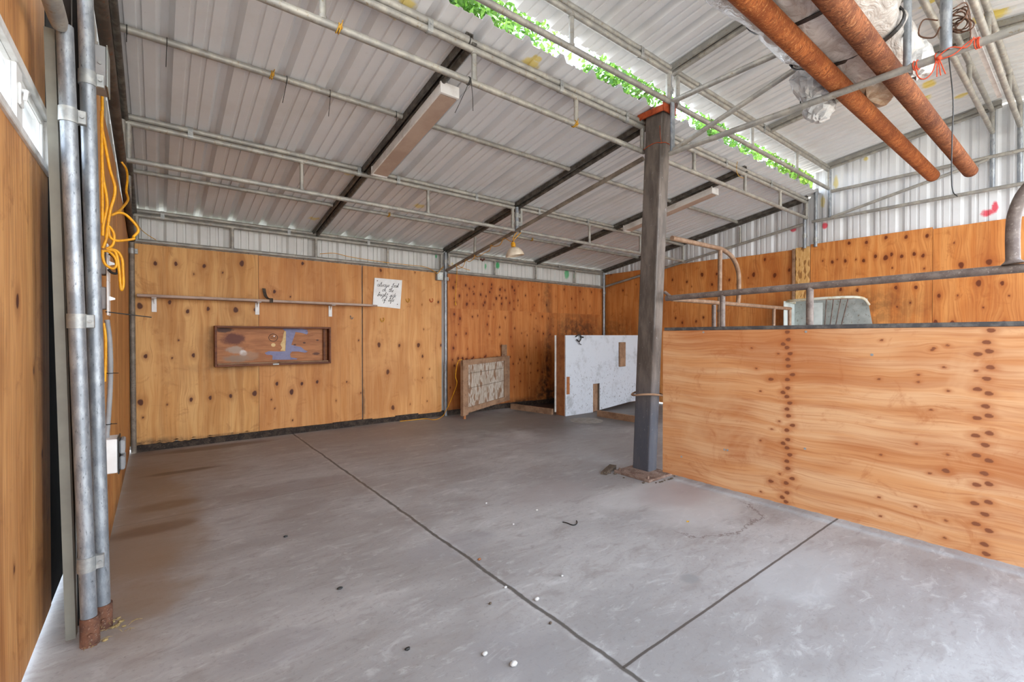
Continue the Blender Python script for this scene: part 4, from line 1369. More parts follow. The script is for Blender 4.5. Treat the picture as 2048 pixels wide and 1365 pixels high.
def paint_patch(name, pts, mat, d=.0035):
    """spots read in the 8.19x view of the box"""
    poly = []
    for (zx, zy) in pts:
        q = P(420 + zx / 8.192, 640 + zy / 8.192, Y=byb - .012)
        poly.append((q.x, byb - .0125, q.z))
    link(name, MB().prism(poly, (0, -d, 0)), MAT[mat], bkp)


pp = [(1185, 150), (1250, 145), (1500, 145), (1590, 165), (1605, 215), (1585, 240), (1500, 215), (1400, 200), (1390, 240), (1330, 410), (1430, 435), (1490, 445), (1540, 490), (1600, 520), (1560, 540), (1440, 520), (1340, 520), (1310, 560), (1320, 615), (1430, 635), (1420, 650), (1230, 655), (1020, 655), (1025, 590), (1000, 575), (930, 575), (895, 545), (960, 515), (1140, 520), (1235, 515), (1245, 350), (1240, 190)]
paint_patch('torn_paint', pp, 'purple_paint')
paint_patch('torn_paper', [(1215, 185), (1245, 190), (1240, 350), (1230, 515), (1150, 505), (1180, 460), (1150, 400), (1185, 340), (1200, 250)], 'cream_paper', .005)
cc = [(1037 + 36 * math.cos(a), 413 + 30 * math.sin(a)) for a in [2 * math.pi * k / 14 for k in range(14)]]
paint_patch('round_mark', cc, 'cream_paper', .003)
rr_ = []
for k in range(22):
    a = 2 * math.pi * k / 22
    q = P(420 + (1035 + 72 * math.cos(a)) / 8.192, 640 + (293 + 60 * math.sin(a)) / 8.192, Y=byb - .012)
    rr_.append((q.x, byb - .0135, q.z))
link('ring_mark', MB().tube(rr_, .003, 5, closed=True), MAT['ink'], bkp)
for zy in (265, 285, 305):
    qa = P(420 + 985 / 8.192, 640 + zy / 8.192, Y=byb - .012); qb = P(420 + 1085 / 8.192, 640 + (zy + 12) / 8.192, Y=byb - .012)
    link('ring_mark', MB().tube([(qa.x, byb - .013, qa.z), (qb.x, byb - .013, qb.z)], .0018, 4), MAT['ink'], bkp)
qa = P(420 + 1050 / 8.192, 640 + 270 / 8.192, Y=byb - .012)
link('screw', MB().tube([(qa.x, byb - .012, qa.z), (qa.x, byb - .017, qa.z)], .008, 8), MAT['white_plastic'], box)


# sign with hand lettering
def arc(cx, cy, rx, ry, a0, a1, n=9):
    return [(cx + rx * math.cos(math.radians(a0 + (a1 - a0) * k / (n - 1))), cy + ry * math.sin(math.radians(a0 + (a1 - a0) * k / (n - 1)))) for k in range(n)]


LET = {
    'a': (.95, [arc(.38, .5, .34, .5, 60, 420, 11), [(.72, 1), (.70, .2), (.8, 0), (1.0, .15)]]),
    'l': (.62, [[(0, .1), (.3, .9), (.48, 1.7), (.4, 2.05), (.26, 1.7), (.22, .4), (.34, 0), (.62, .15)]]),
    'w': (1.15, [[(0, .9), (.12, .95), (.12, .2), (.28, 0), (.5, .3), (.56, .95), (.56, .2), (.74, 0), (.98, .5), (1.0, 1.0), (1.15, .85)]]),
    'y': (.9, [[(0, .9), (.12, .95), (.12, .3), (.3, 0), (.6, .4), (.68, 1), (.66, 0), (.55, -.8), (.3, -1.05), (.15, -.8), (.5, -.2), (.9, .2)]]),
    's': (.7, [[(0, .1), (.3, .6), (.38, 1.1), (.5, .6), (.5, .15), (.3, 0), (.15, .1)], [(.45, .1), (.7, .15)]]),
    'o': (.85, [arc(.38, .5, .34, .5, 80, 440, 12), [(.45, 1), (.65, .85), (.9, .95)]]),
    'k': (.85, [[(0, .1), (.3, 1.2), (.34, 2.0), (.2, 1.9), (.14, 0)], [(.16, .6), (.45, 1.0), (.6, .8), (.2, .5), (.5, .3), (.6, 0), (.85, .15)]]),
    'n': (.9, [[(0, .8), (.12, 1), (.12, 0)], [(.12, .6), (.35, 1), (.52, .8), (.52, .2), (.66, 0), (.9, .2)]]),
    't': (.6, [[(.28, 1.7), (.2, .3), (.34, 0), (.6, .15)], [(-.05, 1.15), (.55, 1.25)]]),
    'h': (.9, [[(0, .1), (.3, 1.2), (.34, 2.0), (.2, 1.9), (.14, 0)], [(.14, .6), (.38, 1), (.54, .8), (.54, .2), (.68, 0), (.9, .2)]]),
    'e': (.7, [[(0, .15), (.4, .55), (.45, .9), (.28, 1), (.1, .6), (.14, .15), (.34, 0), (.7, .2)]]),
    'b': (.8, [[(0, .1), (.3, 1.2), (.36, 2.0), (.2, 1.9), (.14, .2), (.34, 0), (.56, .4), (.42, .9), (.2, .6)], [(.5, .8), (.8, .85)]]),
    'r': (.75, [[(0, .2), (.15, 1.1), (.25, .95), (.5, .95), (.42, .3), (.52, 0), (.75, .15)]]),
    'i': (.5, [[(0, .3), (.16, 1), (.14, .2), (.26, 0), (.5, .15)], [(.22, 1.4), (.26, 1.5)]]),
    'g': (.9, [arc(.38, .5, .32, .5, 60, 420, 11), [(.7, 1), (.66, 0), (.56, -.8), (.32, -1.05), (.16, -.8), (.5, -.2), (.9, .2)]]),
    'd': (.95, [arc(.38, .5, .34, .5, 60, 420, 11), [(.80, 2.0), (.72, .3), (.8, 0), (1.0, .15)]]),
    'f': (.7, [[(0, .2), (.35, 1.2), (.45, 1.9), (.3, 2.0), (.22, 1.2), (.16, -.7), (.25, -1.05), (.36, -.6), (.2, .2), (.7, .3)]]),
}
sgc = [P(749, 556, Y=6.17), P(804, 561, Y=6.17), P(800, 618, Y=6.17), P(745, 612, Y=6.17)]
sign = thing('sign_board', 'white square sign with black handwriting nailed above the right end of the shelf', 'sign', ((sgc[0].x + sgc[1].x) / 2, 6.17, sgc[3].z))
sgb = link('board', MB().prism([(q.x, 6.163, q.z) for q in (sgc[3], sgc[2], sgc[1], sgc[0])], (0, .014, 0)), MAT['white_plastic'], sign)
sO = Vector((sgc[0].x, 6.163, sgc[0].z))
sX = Vector((sgc[1].x - sgc[0].x, 0, sgc[1].z - sgc[0].z))
sY = Vector((sgc[3].x - sgc[0].x, 0, sgc[3].z - sgc[0].z))


def write(word, cx, by, xh, parent):
    """cx, by: centre and baseline in sign fractions; xh: x-height fraction of sign width"""
    adv = sum(LET[c][0] if c != ' ' else 1.1 for c in word) * xh
    x = cx - adv / 2
    mb = MB()
    for c in word:
        if c == ' ':
            x += 1.1 * xh
            continue
        w, strokes = LET[c]
        for st_ in strokes:
            pts = []
            for (px_, py_) in st_:
                fx = x + (px_ + py_ * .34) * xh
                fy = by - py_ * xh * .92
                q = sO + sX * fx + sY * fy
                pts.append((q.x, 6.1618, q.z))
            sp = smooth_path(pts, 3) if len(pts) > 2 else pts
            rad = [.0022 + .0009 * math.sin(i * 1.7) for i in range(len(sp))]
            mb.tube(sp, rad, 5)
        x += w * xh
    link('handwriting', mb, MAT['ink'], parent)


write('always look', .485, .29, .081, sgb)
write('on the', .49, .465, .081, sgb)
write('bright side', .465, .645, .079, sgb)
write('of life', .53, .81, .081, sgb)
for (fx, fy) in ((.10, .10), (.88, .90)):
    q = sO + sX * fx + sY * fy
    link('nail', MB().tube([(q.x, 6.164, q.z), (q.x, 6.159, q.z)], .007, 8), MAT['wire'], sign)

# outlet
ob_ = thing('outlet_box', 'grey double outlet box left of the top of the middle wall pipe', 'outlet', (3.385, 6.16, 2.06))
link('box_body', MB().bevbox((3.335, 6.12, 2.065), (3.435, 6.176, 2.19), .004), MAT['grey_plastic'], ob_)
cvp = link('cover_plate', MB().bevbox((3.345, 6.117, 2.07), (3.433, 6.121, 2.187), .001), MAT['feeder_light'], ob_)
for z in (2.105, 2.152):
    link('receptacle', MB().lathe([(0, .004), (.015, .004), (.017, 0)], (3.392, 6.118, z), (0, -1, 0), 16), MAT['white_plastic'], cvp)

for (u, v, m, lab) in ((862, 601, 'red_hook', 'small orange-red hook on the amber plywood near the middle wall pipe'), (815, 601, 'yellow_hook', 'small yellow hook just right of the lettered sign'), (764, 640, 'yellow_hook', 'small yellow hook below the lettered sign')):
    q = P(u, v, Y=6.178)
    hk = MB().tube(smooth_path([(q.x - .02, 6.18, q.z + .02), (q.x - .022, 6.165, q.z - .005), (q.x, 6.155, q.z - .028), (q.x + .022, 6.155, q.z), (q.x + .014, 6.158, q.z + .028)], 5), .0055, 8)
    solo('wall_hook', hk, MAT[m], lab, 'hook')
q = P(703, 635, Y=6.19)
solo('wall_hook', MB().tube(smooth_path([(q.x - .012, 6.19, q.z + .02), (q.x - .015, 6.17, q.z - .005), (q.x, 6.165, q.z - .022), (q.x + .016, 6.17, q.z)], 5), .005, 8), MAT['clamp'], 'small grey metal hook on the tan plywood below the shelf end', 'hook')

# ------------------------------------------------------------------ lights on the rafters
def fixture(x, y0, y1, label):
    t = thing('strip_light', label, 'light fixture', (x, (y0 + y1) / 2, roof_z(y1) - .2), 'strip lights under the rafters')

    def bar(xa, xb, da, db, ya=y0, yb=y1):
        za, zb = roof_z(ya), roof_z(yb)
        return [(xa, ya, za - db), (xb, ya, za - db), (xb, yb, zb - db), (xa, yb, zb - db), (xa, ya, za - da), (xb, ya, za - da), (xb, yb, zb - da), (xa, yb, zb - da)]
    link('housing', MB().hexa(bar(x - .07, x + .07, .062, .115)), MAT['white_paint'], t)
    link('diffuser', MB().hexa(bar(x - .062, x + .075, .115, .135, y0 + .02, y1 - .02)), MAT['fixture'], t)
    link('end_cap', MB().hexa(bar(x - .075, x + .08, .058, .138, y0 - .012, y0 + .004)), MAT['white_paint'], t)
    link('end_cap', MB().hexa(bar(x - .075, x + .08, .058, .138, y1 - .004, y1 + .012)), MAT['white_paint'], t)
    link('edge_trim', MB().hexa(bar(x - .078, x - .066, .10, .14)), MAT['white_paint'], t)


fixture(1.69, 2.92, 4.24, 'long dusty strip light under the left rafter, nearest the camera')
fixture(5.42, 2.92, 4.24, 'long dusty strip light partly hidden behind the black post')

# hanging heat lamp
lc = Vector((3.47, 4.40, 2.20))
lamp = thing('hanging_lamp', 'cream dome lamp with a yellow socket hanging below the middle roof truss', 'lamp', tuple(lc))
ax = Vector((-.16, .06, 1)).normalized()
prof = [(.112, 0), (.116, .004), (.108, .03), (.085, .07), (.055, .098), (.03, .108), (.028, .108), (.052, .094), (.082, .066), (.104, .028), (.108, .002), (.112, 0)]
shd = link('shade', MB().lathe(prof, lc, ax, 32), MAT['lampshade'], lamp)
link('bulb', MB().lathe([(0, .015), (.02, .02), (.034, .045), (.03, .07), (.018, .1)], lc, ax, 16), MAT['white_plastic'], lamp)
link('socket', MB().lathe([(0, .108), (.026, .108), (.028, .13), (.026, .16), (.014, .17), (0, .172)], lc, ax, 20), MAT['yellow_cable'], lamp)
topp = lc + ax * .17
link('hook', MB().tube([topp, topp + Vector((0, 0, .02))], .005, 8), MAT['black'], lamp)
cb = MB()
hub = Vector((3.5, 4.40, 2.50))
cb.tube(smooth_path([topp, topp + Vector((.012, 0, .06)), (3.485, 4.385, 2.49)], 5), .0045, 7)
cb.tube(smooth_path([topp, topp + Vector((.035, -.01, .05)), (3.54, 4.37, 2.49)], 5), .0045, 7)
Z6 = lambda zx, zy: P(860 + zx / 6.825, 400 + zy / 6.825, X=3.474)
gar = [(357, 890), (380, 935), (450, 915), (488, 822), (535, 845), (600, 800), (605, 755), (650, 780), (735, 730), (815, 690), (835, 620), (870, 637), (955, 615), (1008, 525), (1080, 558), (1150, 580)]
gp_ = [Z6(*q) for q in gar] + [topp + Vector((-.004, 0, .004))]
cb.tube(smooth_path(gp_, 4), .0042, 7)
solo('lamp_cord', cb, MAT['yellow_cable'], 'yellow lamp cord looped along the sloping centre pipe up to the hanging lamp', 'cord')
dc = MB()
dc.tube(smooth_path([P(913, 530, Y=6.13), P(914, 545, Y=6.13), P(912, 575, Y=6.14), P(911, 605, Y=6.14)], 4), .005, 7)
dc.tube([P(911, 605, Y=6.14), P(911.5, 611, Y=6.14)], .011, 8)
dc.tube(smooth_path([P(897, 531, Y=6.13), P(904, 533, Y=6.12), P(913, 530, Y=6.12), P(925, 536, Y=6.12), P(940, 541, Y=6.14)], 4), .0045, 7)
solo('extension_cord', dc, MAT['yellow_cable'], 'yellow cord with a plug hanging down the red-brown plywood right of the middle wall pipe', 'cord')
ec = MB().tube(smooth_path([P(845, 533, Y=6.14), P(858, 537, Y=6.14), P(871, 545, Y=6.12), P(876, 547, Y=6.11), P(880, 541, Y=6.13), P(887, 534, Y=6.13)], 4), .0045, 7)
ec.tube(smooth_path([P(640, 508, Y=6.14), P(670, 507, Y=6.14), P(700, 514, Y=6.14), P(770, 525, Y=6.145), P(845, 533, Y=6.14)], 4), .004, 7)
solo('extension_cord', ec, MAT['yellow_cable'], 'yellow cord running along the back eave pipe into the grey outlet box', 'cord')
ce = thing('cable_end', 'white cable end with brown connectors dangling from the sloping centre pipe', 'cable', (3.6, 5.2, 2.3))
link('cable', MB().tube(smooth_path([P(945, 518, X=3.6), P(952, 517, X=3.6), P(959, 519, X=3.6)], 4), .008, 8), MAT['white_plastic'], ce)
for k in range(3):
    q = P(962 + k * 3, 519 + (k % 2) * 2, X=3.6)
    link('connector', MB().blob(q, (.016, .014, .016), 8, 6, .15), MAT['brass'], ce)
link('cable', MB().tube([P(945, 518, X=3.6), (3.5, 5.2, 2.38)], .005, 6), MAT['white_plastic'], ce)

# yellow cord near the framed panel
fc = [P(924, 720, Y=5.70), P(916, 724, Y=5.72), P(911, 752, Y=5.8), P(914, 765, Y=5.82), P(910, 780, Y=5.9), P(900, 805, Y=6.0), P(892, 822, Y=6.05), P(885, 833, Z=.008), P(870, 840, Z=.008), P(850, 838, Z=.008), P(830, 840, Z=.008), P(800, 843, Z=.008)]
solo('extension_cord', cable(fc, .005, 5), MAT['yellow_cable'], 'yellow cord hung on the framed panel corner and trailing across the floor', 'cord')

# ------------------------------------------------------------------ framed strand-board panel
TL, BL, TR, BR = P(926, 721, Y=5.70), P(926, 833, Y=5.70), P(1019, 712, Y=6.02), P(1019, 803, Y=6.02)
BL = Vector((TL.x, TL.y, .075)); BR = Vector((TR.x, TR.y, .16))
fp = thing('framed_panel', 'weathered strand-board panel in a lumber frame leaning by the red-brown plywood', 'panel', (4.0, 5.85, 0))
wv = (TR - TL); nv = Vector((wv.y, -wv.x, 0)).normalized()


def fpt(s_, t_):
    a = TL + (TR - TL) * s_
    b = BL + (BR - BL) * s_
    return b + (a - b) * t_


def fbar(s0, t0, s1, t1, d0, d1):
    q = [fpt(s0, t0), fpt(s1, t0), fpt(s1, t1), fpt(s0, t1)]
    return MB().hexa([p + nv * d1 for p in q] + [p + nv * d0 for p in q])


brd_o = link('board', fbar(.08, .08, .92, .92, -.03, -.018), MAT['osb_grey'], fp)
link('frame_rail', fbar(0, .9, 1, 1.0, -.04, 0.002), MAT['lumber'], fp)
link('frame_rail', fbar(.03, 0, 1, .1, -.04, 0.002), MAT['lumber'], fp)
link('frame_stile', fbar(0, -.03, .10, .97, -.05, .004), MAT['lumber'], fp)
link('frame_stile', fbar(.88, .0, 1, .97, -.04, .004), MAT['lumber'], fp)
for t_ in (.74, .46):
    link('groove', fbar(.09, t_ - .006, .9, t_ + .002, -.018, -.0165), MAT['debris'], brd_o)
pg = fpt(.05, -.03)
link('foot_peg', MB().tube([(pg.x + nv.x * -.02, pg.y + nv.y * -.02, pg.z + .01), (pg.x + nv.x * -.02, pg.y + nv.y * -.02, 0)], .02, 10), MAT['lumber_orange'], fp)
q, q9 = P(1003, 690, Y=6.165), P(1013, 690, Y=6.165)
solo('wood_batten', MB().bevbox((q.x, 6.15, .3), (q9.x, 6.18, q.z), .003), MAT['lumber'], 'short upright batten showing above the framed strand-board panel', 'batten')

# ------------------------------------------------------------------ white partition board
wb = thing('white_partition', 'scuffed white-painted partition board with notches standing left of the black post', 'partition', (5.9, 5.0, 0))
x0, x1, zt = 4.915, 7.1, 1.235
sl0, sl1 = P(1186, 800, Y=4.99).x, P(1197, 800, Y=4.99).x + .03
zs = P(1190, 768, Y=4.99).z
poly = [(x0, 4.99, .0), (sl0, 4.99, .0), (sl0, 4.99, zs), (sl1, 4.99, zs), (sl1, 4.99, .02), (x1, 4.99, .14), (x1, 4.99, zt + .005), (x0, 4.99, zt)]
link('face_board', MB().prism(poly, (0, .018, 0)), MAT['white_board'], wb)
link('end_board', MB().bevbox((x0 - .006, 5.008, 0), (x0 + .03, 5.19, zt), .003), MAT['lumber_orange'], wb)
link('rear_board', MB().bevbox((x0 - .03, 5.19, .04), (x1, 5.206, zt), .002), MAT['white_paint'], wb)
ca, cb2 = P(1239, 685, Y=4.97), P(1250, 733, Y=4.97)
link('cleat', MB().bevbox((ca.x, 4.955, cb2.z), (cb2.x, 4.99, ca.z), .003), MAT['lumber'], wb)
link('notch_post', MB().bevbox((sl0 + .0, 5.01, 0), (sl0 + .07, 5.05, zs + .05), .003), MAT['lumber'], wb)
link('notch_post', MB().bevbox((sl0 + .075, 5.04, 0), (sl1 + .03, 5.08, zs + .05), .003), MAT['lumber'], wb)
link('edge_hole', MB().bevbox((x0 + .02, 4.984, .33), (x0 + .085, 4.992, .60), .003), MAT['lumber_orange'], wb)
bh = MB()
q = P(1157, 677, Y=4.97)
bh.tube(smooth_path([(q.x - .05, 4.985, q.z + .02), (q.x - .02, 4.96, q.z + .05), (q.x + .03, 4.955, q.z + .04), (q.x + .04, 4.955, q.z), (q.x, 4.955, q.z - .05), (q.x - .05, 4.96, q.z - .02)], 4), .010, 8)
bh.tube([(q.x + .03, 4.96, q.z + .02), (q.x + .10, 4.965, q.z + .015)], .012, 8)
bh.tube(smooth_path([(q.x, 4.96, q.z - .04), (q.x + .01, 4.96, q.z - .08), (q.x + .05, 4.96, q.z - .1)], 4), .006, 8)
solo('iron_latch', bh, MAT['black'], 'twisted black iron latch at the top left of the white partition board', 'latch')
l0, l1 = P(1020, 804, Z=.09), P(1114, 826, Z=.09)
dv = (l1 - l0).normalized(); pr = Vector((-dv.y, dv.x, 0)) * .02


def lumber(p, q, w, h, name, mat, label):
    p, q = Vector(p), Vector(q)
    d = (q - p); d.z = 0
    e = Vector((-d.y, d.x, 0)).normalized() * (w / 2)
    z0 = Vector((0, 0, h))
    solo(name, MB().hexa([p - e, q - e, q + e, p + e, p - e + z0, q - e + z0, q + e + z0, p + e + z0]), MAT[mat], label, 'lumber')


lumber((4.70, 6.06, .0), (4.86, 5.22, .0), .045, .09, 'floor_timber', 'lumber', 'long floor timber running from the framed panel to the white partition')
q0, q1 = P(1196, 833, Z=0), P(1300, 850, Z=0)
lumber(tuple(q0), tuple(q1), .045, .09, 'floor_timber', 'lumber', 'floor timber from the notch of the white partition towards the black post')
solo('worn_patch', MB().lathe([(0, .006), (.2, .006), (.24, .001)], (4.9, 4.55, 0), (0, 0, 1), 24), MAT['drain'], 'pale round worn concrete disc on the floor before the white partition', 'floor disc')

# ------------------------------------------------------------------ left wall electrics
GE = None
jb = thing('junction_box', 'grey metal junction box high on the left wall beside the second pipe post', 'junction box', (-.2, 2.78, 2.3))
link('box_body', MB().bevbox((-.222, 2.72, 2.325), (-.168, 2.85, 2.50), .004), MAT['grey_plastic'], jb)
link('cover_plate', MB().bevbox((-.168, 2.715, 2.32), (-.164, 2.855, 2.505), .001), MAT['feeder'], jb)
link('screw', MB().tube([(-.19, 2.719, 2.42), (-.19, 2.715, 2.42)], .007, 8), MAT['clamp'], jb)


def switch(y, z, label, dz=.06, lever=True):
    t = thing('switch_plate', label, 'switch', (-.2, y, z - dz))
    link('back_box', MB().bevbox((-.222, y - .04, z - dz * .8), (-.196, y + .04, z + dz * .8), .004), MAT['grey_plastic'], t)
    cv = link('cover_plate', MB().bevbox((-.196, y - .06, z - dz * 1.25), (-.188, y + .06, z + dz * 1.25), .003), MAT['white_plastic'], t)
    if lever:
        link('lever', MB().hexa([(-.188, y - .008, z - .01), (-.166, y - .006, z - .004), (-.166, y + .006, z - .004), (-.188, y + .008, z - .01), (-.188, y - .008, z + .012), (-.166, y - .006, z + .004), (-.166, y + .006, z + .004), (-.188, y + .008, z + .012)]), MAT['white_plastic'], cv)


switch(3.12, 1.585, 'upper white switch plate on the left wall under the yellow cable loops', .075)
switch(3.12, 1.405, 'lower white switch plate on the left wall just above the thin black rod', .07)
solo('black_rod', MB().tube([(-.2, 3.06, 1.335), P(303, 635, Y=3.12)], .0028, 6), MAT['black'], 'thin black rod sticking out from the left wall below the switches', 'rod')
ob2 = thing('outlet_box', 'white weatherproof outlet box low on the left wall near the floor', 'outlet', (-.2, 3.1, .52))
link('box_body', MB().bevbox((-.222, 3.0, .53), (-.155, 3.14, .70), .004), MAT['white_plastic'], ob2)
link('gasket', MB().bevbox((-.155, 2.998, .525), (-.149, 3.142, .705), .001), MAT['black'], ob2)
link('flap_cover', MB().bevbox((-.149, 3.01, .62), (-.128, 3.13, .69), .006), MAT['grey_plastic'], ob2)
link('flap_cover', MB().bevbox((-.149, 3.01, .54), (-.128, 3.13, .61), .006), MAT['grey_plastic'], ob2)
cpts = [P(214, 640, Y=3.08), P(219, 680, Y=3.08), P(221, 730, Y=3.08), P(220, 780, Y=3.08), P(217, 830, Y=3.08), P(214, 870, Y=3.08), P(214, 890, Y=3.08)]
cpts = [Vector((max(q.x, -.205), q.y, q.z)) for q in cpts]
cm = smooth_path(cpts, 14)
solo('flexible_conduit', MB().tube(cm, [.0105 + .0012 * (i % 2) for i in range(len(cm))], 10), MAT['grey_plastic'], 'grey flexible conduit bowing down the left wall from the switches to the white outlet box', 'conduit')
for (v, lab) in ((747, 'black cable tie round the upper bend of the grey conduit'), (849, 'black cable tie round the lower part of the grey conduit')):
    q = P(219 if v < 800 else 216, v, Y=3.08)
    q.x = max(q.x, -.205)
    loop = [(q.x + .015 * math.cos(a), q.y + .015 * math.sin(a), q.z) for a in [2 * math.pi * k / 12 for k in range(12)]]
    mb = MB().tube(loop, .002, 5, closed=True)
    mb.tube([(q.x + .012, q.y, q.z), (q.x + .035, q.y - .01, q.z)], .002, 5)
    solo('cable_tie', mb, MAT['black'], lab, 'cable tie')

# yellow cables hanging on the left wall
Z3b = lambda zx, zy, y=2.98: P(180 + zx / 4.137, 150 + zy / 4.137, Y=y)
Z5b = lambda zx, zy, y=2.98: P(180 + zx / 2.73, 460 + zy / 2.73, Y=y)


def clampx(pts, lo=-.203):
    return [Vector((max(q.x, lo), q.y, q.z)) for q in pts]


runs = [
    ([Z3b(100, 165), Z3b(102, 300), Z3b(95, 420), Z3b(130, 600), Z3b(165, 780), Z3b(205, 920), Z3b(200, 1010), Z3b(170, 1110), Z3b(150, 1230), Z3b(135, 1350)], 'thick yellow cable dropping from the junction box along the left wall'),
    ([Z3b(42, 290), Z3b(75, 400), Z3b(95, 520), Z3b(95, 720), Z3b(92, 900), Z3b(95, 1050), Z3b(85, 1230)], 'yellow cable close to the second pipe post, hanging straight down'),
    ([Z3b(55, 590), Z3b(75, 700), Z3b(110, 860), Z3b(135, 1000), Z3b(140, 1100), Z3b(110, 1240), Z3b(85, 1330)], 'thinner yellow cable crossing behind the thick one on the left wall'),
    ([Z3b(262, 720, 3.9), Z3b(300, 780, 3.9), Z3b(310, 860, 3.8), Z3b(300, 960, 3.7), Z3b(315, 1030, 3.6), Z3b(280, 1085, 3.4), Z3b(230, 1135, 3.2), Z3b(180, 1160, 3.0)], 'thin yellow cord dropping from the end of the middle truss near the left wall'),
    ([Z3b(180, 1160, 3.0), Z3b(240, 1140, 3.0), Z3b(300, 1160, 3.0), Z3b(370, 1230, 3.0), Z3b(400, 1290, 3.0), Z3b(360, 1340, 3.0), Z5b(235, 50), Z5b(150, 60), Z5b(110, 40), Z5b(100, -10)], 'yellow cord making the wide loop in front of the back corner pipe'),
]
for pts, lab in runs:
    solo('yellow_cable', cable(clampx(pts), .0062, 5, 8), MAT['yellow_cable'], lab, 'cable', 'yellow cables on the left wall')
coil = MB()
coil.tube(smooth_path(clampx([Z5b(65, 110), Z5b(58, 150), Z5b(85, 190), Z5b(125, 212), Z5b(145, 190), Z5b(135, 150), Z5b(100, 118), Z5b(60, 115)]), 5), .0062, 8)
coil.tube(smooth_path(clampx([Z5b(95, 110), Z5b(135, 118), Z5b(150, 160), Z5b(160, 230), Z5b(165, 290), Z5b(172, 330), Z5b(182, 300), Z5b(180, 220), Z5b(175, 160), Z5b(150, 118), Z5b(110, 105)]), 5), .0062, 8)
coil.tube(smooth_path(clampx([Z5b(70, 100), Z5b(95, 30), Z5b(100, -20), Z5b(130, 20), Z5b(125, 80), Z5b(90, 105)]), 5), .006, 8)
solo('cable_coil', coil, MAT['yellow_cable'], 'bundle of yellow cable loops hanging over the upper switch plate', 'cable')
solo('yellow_cable', cable(clampx([Z5b(72, 510, 3.0), Z5b(85, 590, 3.0), Z5b(85, 700, 3.0), Z5b(80, 830, 3.0)]), .0058, 5, 8), MAT['yellow_cable'], 'short yellow cable beside the grey conduit below the switches', 'cable', 'yellow cables on the left wall')
solo('black_cable', cable(clampx([Z5b(105, 130, 3.05), Z5b(130, 150, 3.05), Z5b(145, 190, 3.05), Z5b(148, 235, 3.05), Z5b(120, 235, 3.05), Z5b(100, 215, 3.05)]), .006, 5, 8), MAT['black'], 'short black cable loop between the yellow coil and the left wall', 'cable')
thin = [P(310, 440, Y=6.12), P(285, 450, Y=6.12), P(272, 432, Y=6.12)]
solo('thin_cord', cable([P(270, 440, Y=6.12), P(283, 460, Y=6.12), P(300, 473, Y=6.12), P(312, 480, Y=6.14)], .0035, 5), MAT['twine'], 'thin dull-yellow cord in the top left corner under the eave pipe', 'cord')

# ------------------------------------------------------------------ zip ties, twine
def tie(u, v0, v1, Y, z, label, lean=0.0):
    q = P(u, (v0 + v1) / 2, Y=Y)
    x = q.x
    loop = [(x, Y + (PR + .003) * math.cos(a), z + (PR + .003) * math.sin(a)) for a in [2 * math.pi * k / 14 for k in range(14)]]
    mb = MB().tube(loop, .0022, 5, closed=True)
    p0 = Vector((x, Y - PR - .003, z - .005))
    e = P(u + lean, v1, Y=Y - .03)
    mb.tube(smooth_path([p0, (p0 + e) / 2 + Vector((0, -.006, 0)), e], 4), .0022, 5)
    solo('zip_tie', mb, MAT['black'], label, 'zip tie')


tie(254, 60, 84, 3.46, 2.985, 'black zip tie on the zip-tie roof pipe, nearest the left wall', -1)
tie(334, 85, 134, 3.46, 2.985, 'black zip tie hanging from the roof pipe, second from the left wall', -2)
tie(573, 152, 206, 3.46, 2.985, 'black zip tie beside the yellow twine knot on the roof pipe', -8)
tie(659, 182, 233, 3.46, 2.985, 'black zip tie hanging alone on the roof pipe between twine knot and light fixture', -2)
tie(791, 224, 256, 3.46, 2.985, 'black zip tie just left of the long light fixture', 0)
tie(938, 170, 222, 2.52, 2.866, 'black zip tie on the front truss right of the light fixture, right-hand tail', 8)
tie(936, 170, 226, 2.52, 2.866, 'black zip tie on the front truss right of the light fixture, left-hand tail', -26)


def knot(u, Y, z, label, mat='twine', drop=.04):
    x = P(u, 300, Y=Y).x
    r_ = random.Random(int(u))
    # position along the pipe is where the pipe shows at this column
    mb = MB()
    for d in (-.008, .004):
        loop = [(x + d + .006 * math.sin(a), Y + (PR + .004) * math.cos(a), z + (PR + .004) * math.sin(a)) for a in [2 * math.pi * k / 12 for k in range(12)]]
        mb.tube(loop, .0035, 5, closed=True)
    mb.blob((x, Y - PR - .008, z - .008), (.011, .009, .011), 8, 6, .2, r_)
    mb.tube([(x, Y - PR - .008, z - .01), (x - .01, Y - PR - .014, z - drop)], .0025, 5)
    mb.tube([(x, Y - PR - .008, z - .01), (x + .012, Y - PR - .006, z + .035)], .0025, 5)
    solo('twine_knot', mb, MAT[mat], label, 'twine')


knot(545, 3.46, 2.985, 'yellow twine knot on the zip-tie roof pipe')
knot(679, 2.52, 2.866, 'yellow twine knot on the lower chord of the front truss, near the top edge')
knot(1149, 2.52, 2.866, 'yellow twine knot on the front truss halfway to the black post')
knot(777, 5.3, 2.69, 'yellow twine knot on the thin roof pipe left of the lamp')
knot(1063, 5.3, 2.69, 'yellow twine knot on the thin roof pipe right of the lamp')
knot(1208, 3.46, 2.985, 'yellow twine knot on the roof pipe just left of the black post')
wc = [P(1478, 310, Y=2.5), P(1473, 335, Y=2.5), P(1476, 350, Y=2.5), P(1487, 357, Y=2.5)]
solo('loose_twine', cable(wc, .003, 5), MAT['twine'], 'loose yellow twine dangling from the front truss right of the black post', 'twine')

